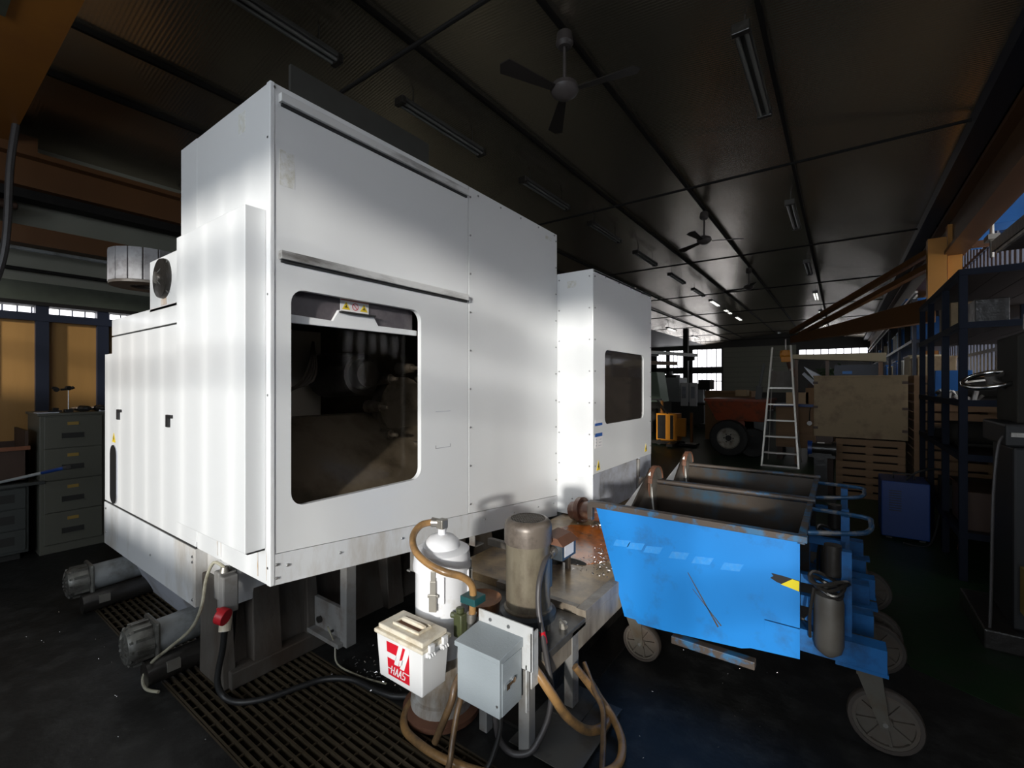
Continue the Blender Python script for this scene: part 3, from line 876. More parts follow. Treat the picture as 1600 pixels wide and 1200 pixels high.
for k in range(7):
    scr(RX, RY0 + .035, .9 + .27 * k); scr(RX, RY1 - .03, .92 + .27 * k); scr(-1.735, RY0, .9 + .27 * k, 'y'); scr(-2.03, RY0, .9 + .27 * k, 'y')
for k in range(4): scr(RX, RY0 + .25 + .3 * k, 2.55)
for x in (-1.9, -1.76): scr(x, RY0, .6, 'y'); scr(x, RY0, .54, 'y')
stuff(sc.build('cabinet_screws', SCREW, MC))
MB().cyl((-1.78, 4.7, 2.57), (-1.78, 4.7, 2.63), .012, n=8).build('lifting_stud', STEEL, MC)
# legs and beams under the cabinet
MB().box(-2.12, 3.56, .0, -2.03, 3.64, .44).build('under_leg', BRACKET, MC)
MB().box(-2.12, 3.9, .0, -2.03, 3.98, .43).build('under_leg', BRACKET, MC)
# base casting
bc = MB().hexa([(-4.2, 1.30, .0), (-2.66, 1.10, .0), (-2.66, 3.4, .0), (-4.2, 3.4, .0)], [(-4.2, 1.35, .7), (-2.78, 1.2, .74), (-2.78, 3.4, .52), (-4.2, 3.4, .52)]).build('base_casting', CASTING, MC)
for y0, y1, x0, x1, zt in ((1.03, 1.10, -2.9, -2.60, .55), (1.18, 1.34, -2.75, -2.585, .68), (1.50, 1.58, -2.75, -2.6, .6), (2.1, 2.24, -2.75, -2.6, .6), (2.8, 2.95, -2.75, -2.6, .55)):
    MB().hexa([(x0, y0, 0), (x1, y0, 0), (x1, y1, 0), (x0, y1, 0)], [(x0, y0 + .01, zt), (x1 - .05, y0 + .01, zt), (x1 - .05, y1 - .01, zt), (x0, y1 - .01, zt)]).build('base_rib', CASTING, MC, bev=.006)
MB().box(-2.66, 1.06, 0, -2.57, 1.62, .09).build('base_foot', CASTING, MC, bev=.006)
# support bracket under the skirt
sb = MB().box(-2.33, 1.535, .10, -2.27, 1.60, .60).box(-2.62, 1.55, .12, -2.30, 1.575, .30).box(-2.62, 1.50, .10, -2.30, 1.60, .125).build('support_bracket', BRACKET, MC, bev=.003)
MB().cyl((-2.55, 1.548, .18), (-2.55, 1.53, .18), .02, n=8).cyl((-2.42, 1.548, .15), (-2.42, 1.535, .15), .008, n=8).build('bracket_bolt', OILDARK, sb)
for y in (1.9, 2.45):
    MB().box(-2.15, y, .44, -2.10, y + .008, .62).box(-2.18, y, .44, -2.10, y + .10, .45).build('skirt_clip', BRACKET, MC)
# two auger motors that stick out under the left skirt
for x, lab in ((-3.06, 'auger'), (-4.36, 'auger')):
    am = MB().cyl((x + .02, .86, .215), (x + .02, 1.35, .235), .088, n=24).build('auger_motor', LIGHTGREY, MC)
    MB().hexa([(x - .085, .845, .12), (x + .115, .845, .12), (x + .115, .87, .12), (x - .085, .87, .12)], [(x - .085, .845, .325), (x + .115, .845, .325), (x + .115, .87, .325), (x - .085, .87, .325)]).build('motor_flange', MOTORCAP, am, bev=.012)
    cp = MB().lathe((x + .01, .845, .212), [(.10, 0), (.102, -.05), (.102, -.085), (.085, -.108), (.03, -.112), (0.001, -.112)], (0, 1, 0), 24)
    for k in range(12):
        a = 2 * math.pi * k / 12
        cp.bar((x + .01 + .103 * math.cos(a), .842, .212 + .103 * math.sin(a)), (x + .01 + .103 * math.cos(a), .765, .212 + .103 * math.sin(a)), .014, .014)
        cp.bar((x + .01 + .10 * math.cos(a), .752, .212 + .10 * math.sin(a)), (x + .01 + .045 * math.cos(a), .733, .212 + .045 * math.sin(a)), .012, .012)
    cp.build('ribbed_end_cap', MOTORCAP, am)
    MB().cyl((x + .10, .80, .075), (x + .10, 1.25, .085), .066, n=18).build('gearbox', OILDARK, am)
    MB().box(x + .15, .88, .07, x + .172, .94, .12).build('name_plate', CLASP, am)
# mains connector with red cap
cx = MB().box(-2.56, .972, .52, -2.50, 1.06, .66).box(-2.53, .975, .46, -2.46, 1.05, .645).build('mains_socket', BRACKET, MC, bev=.008)
MB().cyl((-2.495, 1.01, .50), (-2.465, .985, .38), .030, .026, n=14).build('mains_plug', PLASTICC, cx)
MB().cyl((-2.465, .96, .47), (-2.43, .98, .46), .040, .040, n=18).cyl((-2.50, 1.0, .49), (-2.496, 1.0, .475), .036, n=16).build('red_cap', REDPLUG, cx, bev=.003)
MB().cyl((-2.50, 1.0, .66), (-2.50, 1.0, .685), .024, .018, n=12).build('cable_gland', CLASP, cx)

# ------------------------------------------------------------------ cables lying about
def hose(name, pts, r, m, label, cat='hose', n=10, group=None):
    o = MB().tube(pts, r, n=n).build(name, m)
    return tag(o, label, cat, group)

hose('power_cable', [(-2.463, .985, .385), (-2.50, .99, .272), (-2.53, .985, .175), (-2.534, .981, .097), (-2.506, 1.0, .03), (-2.42, 1.04, .016), (-2.34, 1.14, .016), (-2.29, 1.28, .016),
     (-2.24, 1.39, .016), (-2.12, 1.47, .016), (-1.97, 1.49, .014), (-1.85, 1.515, .014), (-1.78, 1.56, .014)], .015, CABLE, 'thick black cable curving over the floor grating from the red plug', 'cable')
hose('beige_cable', [(-2.50, 1.0, .68), (-2.56, .975, .70), (-2.56, .94, .63), (-2.52, .906, .52), (-2.58, .882, .40), (-2.74, .841, .27), (-2.93, .826, .14), (-2.98, .80, .05), (-2.93, .80, .012), (-2.85, .83, .012)],
     .008, CABLEB, 'thin beige cable hanging from the red plug socket down to the floor', 'cable', n=8)
hose('thin_wire', [(-2.40, 1.5, .20), (-2.36, 1.52, .10), (-2.30, 1.5, .02), (-2.1, 1.52, .012), (-1.95, 1.56, .012)], .005, CABLEB, 'thin beige wire trailing from the support bracket onto the floor', 'cable', n=6)

# ================================================================== COOLANT TANK
TK = thing('coolant_tank', 'oil-stained coolant tank with a puddled orange lid below the machine front', 'tank', (-1.5, 3.0, 0))
MB().box(-2.0, 2.12, .40, -1.06, 4.6, .448).build('lid', TANK, TK, bev=.003)
MB().box(-2.0, 2.0, .29, -1.045, 4.6, .40).box(-1.10, 2.08, .40, -1.045, 4.6, .452).build('side_wall', TANKSIDE, TK, bev=.002)
MB().box(-1.95, 2.05, .0, -1.22, 4.55, .29).build('tank_body', OILDARK, TK)
MB().box(-1.06, 1.72, .0, -2.0, 4.6, .015).build('drip_plate', OILDARK, TK)
MB().box(-1.62, 1.70, .38, -1.045, 2.08, .418).build('pump_plate', TANKGREY, TK, bev=.003)
MB().box(-1.62, 2.085, .418, -1.10, 2.12, .455).build('lid_edge', TANKSIDE, TK)
MB().box(-1.09, 1.94, .04, -1.045, 2.0, .40).build('leg', BRACKET, TK)
MB().box(-1.15, 1.88, .015, -.98, 2.12, .03).build('foot_plate', TANKGREY, TK)
MB().box(-1.1, 1.70, .30, -1.05, 1.94, .38).build('end_wall', TANKSIDE, TK)
MB().box(-1.19, 1.62, .018, -.86, 2.1, .022).build('floor_sheet', TANKGREY, TK)
MB().cyl((-1.09, 1.93, .418), (-1.09, 1.93, .445), .02, n=8).cyl((-1.12, 1.95, .44), (-1.06, 1.91, .44), .008, n=6).build('wing_bolt', CLASP, TK)
# oily puddle and slot on the lid
pts = []
for i in range(22):
    a = 2 * math.pi * i / 22
    rr = 1 + .16 * math.sin(3 * a + .6) + .1 * math.sin(5 * a)
    pts.append((-1.45 + .34 * rr * math.cos(a), 3.02 + .42 * rr * math.sin(a)))
MB().prism(pts, 'z', .4475, .4505).build('oil_puddle', ORANGEOIL, TK)
MB().prism([(-1.42 + .12 * math.cos(2 * math.pi * i / 16) * .9, 2.62 + .04 * math.sin(2 * math.pi * i / 16)) for i in range(16)], 'z', .449, .452).build('grip_slot', SEAM, TK)
# strainer basket and little tank fittings
MB().lathe((-1.52, 1.83, .41), [(.09, 0), (.10, .07), (.105, .07), (.105, .075), (.08, .06), (0, .06)], n=24).build('strainer_basket', BASKET, TK)
MB().hexa([(-1.75, 1.9, .03), (-1.45, 1.75, .03), (-1.45, 1.78, .03), (-1.75, 1.93, .03)], [(-1.75, 1.9, .62), (-1.66, 1.86, .62), (-1.66, 1.88, .62), (-1.75, 1.93, .62)]).build('grey_wedge', GREYBLUE, TK)  # thin grey sheet tapering towards the top
MB().cyl((-1.62, 2.35, .448), (-1.62, 2.35, .64), .06, n=16).cyl((-1.62, 2.35, .64), (-1.62, 2.35, .665), .085, n=16).cyl((-1.5, 2.55, .448), (-1.5, 2.55, .62), .05, n=16).build('small_pump', OILDARK, TK)
MB().box(-1.78, 2.2, .6, -1.55, 2.23, .64).build('pump_bracket', CASTING, TK)
MB().box(-1.40, 2.5, .448, -1.37, 2.52, .6).build('pump_bracket', CASTING, TK)
# pipe from the machine
MB().tube([(-1.85, 3.45, .52), (-1.72, 3.42, .55), (-1.55, 3.40, .56), (-1.40, 3.45, .55), (-1.30, 3.55, .50)], .075, n=16).build('chip_pipe', RUSTRED, TK)
MB().lathe((-1.76, 3.43, .545), [(.075, -.02), (.105, -.02), (.105, .02), (.075, .02)], (1, -.1, .15), 20).build('pipe_flange', RUSTRED, TK)
ch = MB()
rnd = random.Random(3)
def chip(cx, cy, cz, s):
    a = rnd.uniform(0, 6.28); b = rnd.uniform(-.6, .6)
    d = Vector((math.cos(a), math.sin(a), b)) * s
    e = Vector((-math.sin(a), math.cos(a), rnd.uniform(-.5, .9))) * s * .4
    p = Vector((cx, cy, cz))
    ch.add([p - d, p + e, p + d, p + d * .3 + e * .5 + Vector((0, 0, s * .5))], [(0, 1, 3), (1, 2, 3), (0, 3, 2), (0, 2, 1)])
for k in range(1100):
    u = rnd.random()
    if u < .6:
        x, y = rnd.gauss(-1.22, .07), rnd.gauss(3.05, .28)
        if x > -1.10: x = -1.10 - rnd.random() * .2
    else: x, y = rnd.gauss(-1.45, .16), rnd.gauss(3.45, .06)
    chip(x, min(max(y, 2.5), 3.9), .452 + rnd.random() * .01, rnd.uniform(.005, .013))
stuff(ch.build('metal_chips', CHIPS, TK))
ch = MB()
for k in range(220):
    chip(rnd.gauss(-1.95, .16), rnd.gauss(1.62, .07), .006 + rnd.random() * .02, rnd.uniform(.004, .011))
for k in range(260):
    chip(rnd.uniform(-4.5, .5), rnd.uniform(.45, .85) if rnd.random() < .5 else rnd.uniform(1.6, 2.4), .004, rnd.uniform(.002, .004))
for k in range(50): chip(rnd.uniform(-.8, 0), rnd.uniform(1.7, 2.9), .004, rnd.uniform(.002, .004))
stuff(tag(ch.build('metal_swarf', CHIPS, loc=(0, 0, 0)), 'bright metal swarf scattered on the dark floor around the tank', 'swarf'))

# ================================================================== COOLANT PUMP MOTOR
PM = thing('pump_motor', 'tall grimy bronze-grey electric pump motor standing upright on the tank', 'motor', (-1.235, 1.84, .42))
c = (-1.235, 1.84, 0)
MB().lathe((c[0], c[1], .42), [(.06, 0), (.085, .0), (.085, .05), (.132, .055), (.136, .062), (.136, .085), (.128, .09), (.10, .105)], n=28).build('base_flange', PUMPBASE, PM)
MB().lathe((c[0], c[1], .505), [(.108, 0), (.118, .0), (.118, .018), (.108, .025), (.108, .33), (.0, .33)], n=28).build('motor_body', PUMP, PM)
cap = MB().lathe((c[0], c[1], .835), [(.104, 0), (.116, 0), (.116, .075), (.112, .095), (.098, .11), (.085, .113)], n=28).lathe((c[0], c[1], .938), [(.088, 0), (0, 0)], n=28).build('fan_cover', PUMPCAP, PM)
gm = MB()
for k in range(-5, 6):
    h = math.sqrt(max(.086 ** 2 - (k * .0155) ** 2, 0))
    gm.box(c[0] + k * .0155 - .003, c[1] - h, .939, c[0] + k * .0155 + .003, c[1] + h, .946).box(c[0] - h, c[1] + k * .0155 - .003, .939, c[0] + h, c[1] + k * .0155 + .003, .946)
gm.build('fan_grille', CASTING, cap)
jb = MB().box(-1.19, 1.92, .74, -1.09, 2.06, .815).build('terminal_box', PUMPBASE, PM, bev=.004)
MB().hexa([(-1.20, 1.91, .815), (-1.08, 1.91, .815), (-1.08, 2.07, .815), (-1.20, 2.07, .815)], [(-1.20, 1.91, .85), (-1.12, 1.92, .845), (-1.12, 2.06, .845), (-1.20, 2.07, .85)]).build('terminal_lid', RUST, jb)
MB().box(-1.089, 1.94, .755, -1.0875, 2.03, .81).build('rating_plate', LABELW, jb)
MB().cyl((-1.14, 1.92, .785), (-1.14, 1.885, .775), .026, .022, n=12).build('cable_gland', STEEL, jb)
MB().prism([(-1.145, .62), (-1.135, .62), (-1.135, .76), (-1.145, .76)], 'y', 1.80, 1.90).build('name_plate', PUMPBASE, PM)
for k in range(4):
    a = R(20 + 90 * k)
    MB().cyl((c[0] + .1 * math.cos(a), c[1] + .1 * math.sin(a), .418), (c[0] + .1 * math.cos(a), c[1] + .1 * math.sin(a), .48), .012, n=8).build('stud', STEEL, PM)
cm = MB().tube([(-1.14, 1.886, .775), (-1.125, 1.82, .77), (-1.11, 1.745, .70), (-1.095, 1.715, .60), (-1.065, 1.70, .50), (-1.045, 1.705, .389), (-1.02, 1.70, .275), (-1.02, 1.68, .171),
     (-1.04, 1.64, .09), (-1.07, 1.60, .04), (-1.14, 1.565, .03), (-1.19, 1.54, .10), (-1.19, 1.52, .27)], .013, n=10).build('motor_cable', CABLEG)
tag(cm, 'grey rubber cable looping from the pump motor to the grey control box', 'cable')
MB().cyl((-1.068, 1.70, .51), (-1.058, 1.705, .46), .0145, n=10).build('red_marking', REDP, cm)

# ================================================================== FILTER CANISTER
FC = thing('filter_canister', 'tall white filter canister with steel clasps beside the pump motor', 'filter', (-1.60, 1.62, 0))
x, y = -1.60, 1.62
MB().lathe((x, y, 0), [(0, .006), (.19, .006), (.19, .03), (.15, .04)], n=28).build('rusty_base_plate', RUST, FC)
MB().lathe((x, y, 0), [(.12, .03), (.15, .03), (.153, .05), (.15, .085), (.135, .09), (.13, .3), (.125, .3)], n=32).build('canister_foot', CANBASE, FC)
MB().lathe((x, y, 0), [(.125, .25), (.13, .30), (.13, .70), (.10, .70)], n=32).build('canister_body', CANISTER, FC)
lid = MB().lathe((x, y, 0), [(.128, .70), (.142, .70), (.142, .715), (.138, .745), (.135, .785), (.118, .795), (.09, .800), (.083, .825), (.06, .848), (.02, .858), (.0, .858)], n=32).build('canister_lid', CANISTER, FC)
MB().lathe((x, y, .85), [(.02, 0), (.02, .035), (.0, .035)], n=14).build('lid_nipple', CANISTER, lid)
el = MB().box(x - .022, y - .022, .885, x + .022, y + .022, .932).build('hose_elbow', CLASP, FC, bev=.006)
MB().cyl((x - .02, y - .005, .912), (x - .05, y - .02, .912), .02, .024, n=10).build('hose_clip', STEEL, el)
for a in (-62, 40, 178):
    aa = R(a)
    n_ = Vector((math.cos(aa), math.sin(aa), 0)); t_ = Vector((-math.sin(aa), math.cos(aa), 0))
    o_ = Vector((x, y, 0)) + n_ * .13
    def bx(u0, u1, d0, d1, z0, z1, mb):
        q = [o_ + t_ * u0 + n_ * d0, o_ + t_ * u1 + n_ * d0, o_ + t_ * u1 + n_ * d1, o_ + t_ * u0 + n_ * d1]
        return mb.hexa([(v.x, v.y, z0) for v in q], [(v.x, v.y, z1) for v in q])
    bp_ = bx(-.05, .05, -.005, .004, .575, .70, MB()).build('clasp_plate', CANISTER, FC, bev=.002)
    m2 = MB(); bx(-.014, .014, .004, .02, .60, .685, m2); bx(-.018, .018, .012, .024, .545, .625, m2); bx(-.026, .026, .01, .02, .608, .622, m2); bx(-.012, .012, .006, .016, .68, .73, m2)
    m2.build('clasp', CLASP, bp_, bev=.002)
hose('filter_hose', [(-1.645, 1.605, .912), (-1.675, 1.55, .905), (-1.665, 1.49, .87), (-1.61, 1.452, .825), (-1.52, 1.442, .79), (-1.43, 1.46, .765), (-1.375, 1.52, .735), (-1.362, 1.57, .68), (-1.372, 1.59, .60), (-1.385, 1.595, .52)], .0165, HOSE,
     'amber hose snaking across the front of the white canister', 'hose', n=12)
VV = thing('hose_valve', 'dark green shut-off valve and teal clamp on the amber canister hose', 'valve', (-1.40, 1.59, .40))
MB().box(-1.412, 1.545, .60, -1.325, 1.625, .633).build('clamp', GREENCLAMP, VV, bev=.003)
MB().cyl((-1.385, 1.595, .54), (-1.385, 1.595, .50), .024, n=10).cyl((-1.385, 1.595, .50), (-1.39, 1.59, .36), .018, n=10).build('pipe', STEEL, VV)
MB().box(-1.455, 1.545, .43, -1.405, 1.59, .54).cyl((-1.43, 1.565, .54), (-1.43, 1.565, .565), .02, n=10).cyl((-1.43, 1.565, .525), (-1.475, 1.55, .525), .014, n=8).build('valve_body', OLIVE, VV, bev=.006)
MB().cyl((-1.36, 1.64, .44), (-1.36, 1.64, .50), .032, n=12).build('valve_wheel', BLACK, VV)
# ground hoses
hose('floor_hose', [(-1.72, 1.60, .06), (-1.70, 1.48, .025), (-1.62, 1.40, .02), (-1.5, 1.378, .02), (-1.371, 1.38, .02), (-1.229, 1.41, .02), (-1.082, 1.47, .02), (-0.927, 1.57, .02), (-0.80, 1.685, .02), (-0.75, 1.787, .02),
     (-0.78, 1.902, .03), (-0.867, 1.985, .06), (-0.962, 1.979, .15), (-1.03, 1.936, .25)], .018, HOSE, 'long amber hose looped on the floor around the grey control box', 'hose', n=12)
hose('leaning_hose', [(-1.36, 1.56, .36), (-1.356, 1.46, .30), (-1.353, 1.428, .24), (-1.384, 1.406, .144), (-1.418, 1.393, .055)], .016, HOSE2, 'reddish brown hose leaning between white tool box and grey control box', 'hose', n=12)
hose('hanging_hose', [(-1.33, 1.50, .30), (-1.317, 1.429, .22), (-1.303, 1.38, .12), (-1.285, 1.34, .055), (-1.26, 1.25, .02)], .013, HOSE2, 'brown hose dropping to the grating at left foot of grey control box', 'hose', n=10)
hose('return_hose', [(-1.12, 1.64, .40), (-1.06, 1.64, .37), (-1.0, 1.66, .29), (-0.95, 1.72, .17), (-0.91, 1.82, .07), (-0.88, 1.91, .04), (-0.88, 1.98, .045), (-0.939, 2.036, .06), (-1.0, 2.07, .09), (-1.04, 2.05, .16)], .020, HOSE,
     'thick amber hose arching from behind the grey control box to the tank leg', 'hose', n=12)
hose('drop_hose', [(-1.03, 2.03, .22), (-0.95, 1.97, .16), (-0.885, 1.93, .11), (-0.84, 1.84, .06), (-0.79, 1.72, .022), (-.74, 1.60, .02)], .013, HOSE2, 'thin brown hose dropping past the tank leg to the floor at right', 'hose', n=10)
hose('rear_hose', [(-1.62, 2.35, .66), (-1.60, 2.2, .74), (-1.48, 2.15, .76), (-1.35, 2.1, .70)], .018, HOSE, 'amber hose arching behind the pump motor from the small pump', 'hose', n=10)

# ================================================================== WHITE TOOL BOX
TB = thing('tool_box', 'white plastic tool box with red logo and cream lid, hung before canister', 'toolbox', (-1.56, 1.40, .27))
def frus(x0, x1, y0, y1, z0, z1, tx, ty, mb=None):
    mb = mb or MB()
    return mb.hexa([(x0 + tx, y0 + ty, z0), (x1 - tx, y0 + ty, z0), (x1 - tx, y1 - ty, z0), (x0 + tx, y1 - ty, z0)], [(x0, y0, z1), (x1, y0, z1), (x1, y1, z1), (x0, y1, z1)])
BX0, BX1, BY0, BY1, BZ0, BZ1 = -1.715, -1.413, 1.315, 1.475, .277, .475
frus(BX0, BX1, BY0, BY1, BZ0, BZ1, .012, .010).build('box_body', PLASTICW, TB, bev=.006)
ld = MB().box(BX0 - .008, BY0 - .008, .472, BX1 + .008, BY1 + .008, .490)
frus(BX0 + .006, BX1 - .006, BY0 + .006, BY1 - .006, .512, .490, -.0, 0, ld)
lid = ld.build('lid', PLASTICC, TB, bev=.005)
xm, ym = (BX0 + BX1) / 2, (BY0 + BY1) / 2
def rr_ring(x0, x1, y0, y1, w, z0, z1):
    m_ = MB()
    for (a, b, c_, d) in ((x0, x1, y0, y0 + w), (x0, x1, y1 - w, y1), (x0, x0 + w, y0 + w, y1 - w), (x1 - w, x1, y0 + w, y1 - w)): m_.box(a, c_, z0, b, d, z1)
    return m_
rr_ring(xm - .085, xm + .085, ym - .042, ym + .042, .010, .511, .522).build('lid_rim', PLASTICC, lid, bev=.003)
MB().box(xm - .075, ym - .032, .5112, xm + .075, ym + .032, .5135).build('lid_recess', RUST, lid)
MB().tube([(xm - .07, ym + .012, .515), (xm - .05, ym, .527), (xm, ym - .004, .530), (xm + .05, ym, .527), (xm + .07, ym + .012, .515)], .011, n=8).build('carry_handle', PLASTICC, lid)
for yy in (BY0 + .025, BY1 - .055):
    lt = MB().box(BX1 + .004, yy, .468, BX1 + .020, yy + .030, .50).box(BX1 - .006, yy - .006, .448, BX1 + .012, yy + .036, .474)
    for q in range(3): lt.cyl((BX1 + .012, yy + .002 + .013 * q, .463), (BX1 + .022, yy + .002 + .013 * q, .450), .006, n=8)
    lt.build('latch', PLASTICW, TB, bev=.003)
# logo on the front: u to the right, v down, on the slightly tapering face
def lp(u, v, d=0.0):
    zz = BZ1 - v * (BZ1 - BZ0)
    tp = v * .012
    xx = (BX0 + tp) + u * ((BX1 - tp) - (BX0 + tp))
    return (xx, BY0 + v * .010 - .0008 - d, zz)
def lpoly(pl, name, m_, d):
    mb = MB()
    for p in pl: mb.tri([lp(u, v, d) for u, v in p], (0, .0004, 0))
    return mb.build(name, m_, TB)
lpoly([[(.23, .11), (.725, .09), (.725, .87), (.23, .87)]], 'logo_square', REDP, .0)
Wt = []
Wt.append([(.515, .055), (.60, .055), (.475, .565), (.385, .565)])          # left stroke of the big letter
Wt.append([(.66, .055), (.755, .055), (.61, .60), (.515, .60)])             # right stroke
Wt.append([(.19, .345), (.455, .345), (.425, .47), (.16, .47)])             # left crossbar
Wt.append([(.515, .42), (.60, .36), (.57, .50), (.49, .56)])                # inner crossbar
def stroke(x0, y0, x1, y1, w):
    dx, dy = x1 - x0, y1 - y0
    l = math.hypot(dx, dy)
    nx, ny = -dy / l * w / 2, dx / l * w / 2
    return [(x0 + nx, y0 + ny), (x1 + nx, y1 + ny), (x1 - nx, y1 - ny), (x0 - nx, y0 - ny)]
def L(u, v): return (.335 + u * .30 - v * .035, .63 + v * .185)             # italic letter box of the word below
def S(a, b, w=.020): Wt.append(stroke(*L(*a), *L(*b), w))
S((0, 0), (0, 1)); S((.2, 0), (.2, 1)); S((0, .5), (.2, .5))
S((.3, 1), (.42, 0)); S((.42, 0), (.5, 1)); S((.36, .65), (.48, .65), .016)
S((.56, 1), (.68, 0)); S((.68, 0), (.76, 1)); S((.62, .65), (.74, .65), .016)
S((1.08, .05), (.86, .05)); S((.86, .05), (.86, .48)); S((.86, .48), (1.04, .52)); S((1.04, .52), (1.04, .95)); S((1.04, .95), (.82, .95))
Wt.append(stroke(.23, .71, .33, .71, .022)); Wt.append(stroke(.64, .645, .725, .645, .022))
lpoly(Wt, 'logo_lettering', PLASTICW, .0008)
MB().box(-1.66, 1.46, .44, -1.48, 1.50, .47).build('hook_bracket', STEEL, TB)

# ================================================================== GREY CONTROL BOX ON ITS STAND
EB = thing('control_box', 'blue-grey electrical control box with a latch on a two-legged stand', 'electrical box', (-1.2, 1.55, 0))
EX0, EX1, EY0, EY1, EZ0, EZ1 = -1.318, -1.092, 1.425, 1.578, .272, .510
MB().box(EX0, EY0, EZ0, EX1, EY1, EZ1).build('enclosure', GREYBOX, EB, bev=.003)
MB().hexa([(EX0 - .008, EY0 - .010, EZ1 - .016), (EX1 + .008, EY0 - .010, EZ1 - .016), (EX1 + .008, EY1, EZ1 - .016), (EX0 - .008, EY1, EZ1 - .016)],
          [(EX0 - .008, EY0 - .010, EZ1 + .004), (EX1 + .008, EY0 - .010, EZ1 + .004), (EX1 + .008, EY1, EZ1 + .022), (EX0 - .008, EY1, EZ1 + .022)]).build('rain_hood', GREYBOX, EB, bev=.002)
dr = MB().box(EX1, EY0 + .014, EZ0 + .004, EX1 + .004, EY1 - .006, EZ1 - .022).build('side_door', GREYBOX, EB, bev=.001)
MB().box(EX1 + .004, EY0 + .03, .375, EX1 + .014, EY0 + .052, .40).box(EX1 + .004, EY0 + .05, .382, EX1 + .010, EY0 + .085, .395).cyl((EX1 + .004, EY0 + .085, .392), (EX1 + .012, EY0 + .085, .392), .011, n=10).build('latch', CHROME, dr)
MB().cyl((EX1 - .012, EY0, .32), (EX1 - .012, EY0 - .003, .32), .005, n=8).build('screw', SCREW, EB)
MB().box(EX0 - .01, EY1, .40, EX1 + .055, EY1 + .006, .585).build('back_plate', PLATEG, EB)
for xx in (-1.26, -1.16): MB().cyl((xx, EY1, .555), (xx, EY1 - .004, .555), .008, n=10).build('bolt', SCREW, EB)
MB().box(EX1 + .045, EY1, .33, EX1 + .051, EY1 + .05, .56).box(EX1 + .02, EY1, .22, EX1 + .026, EY1 + .02, .42).build('side_flange', PLATEG, EB)
MB().box(-1.125, 1.60, .022, -1.07, 1.65, .345).build('leg', BRACKET, EB, bev=.003)
MB().box(-1.345, 1.60, .015, -1.30, 1.645, .345).build('leg', BRACKET, EB, bev=.003)
MB().box(-1.345, 1.60, .345, -1.07, 1.65, .38).build('cross_bar', BRACKET, EB)
hose('box_cable', [(-1.15, 1.50, .272), (-1.145, 1.50, .18), (-1.155, 1.48, .10), (-1.18, 1.44, .02), (-1.24, 1.36, .012), (-1.3, 1.2, .012)], .010, CABLE, 'black cable dropping from underneath the grey control box', 'cable', n=8)

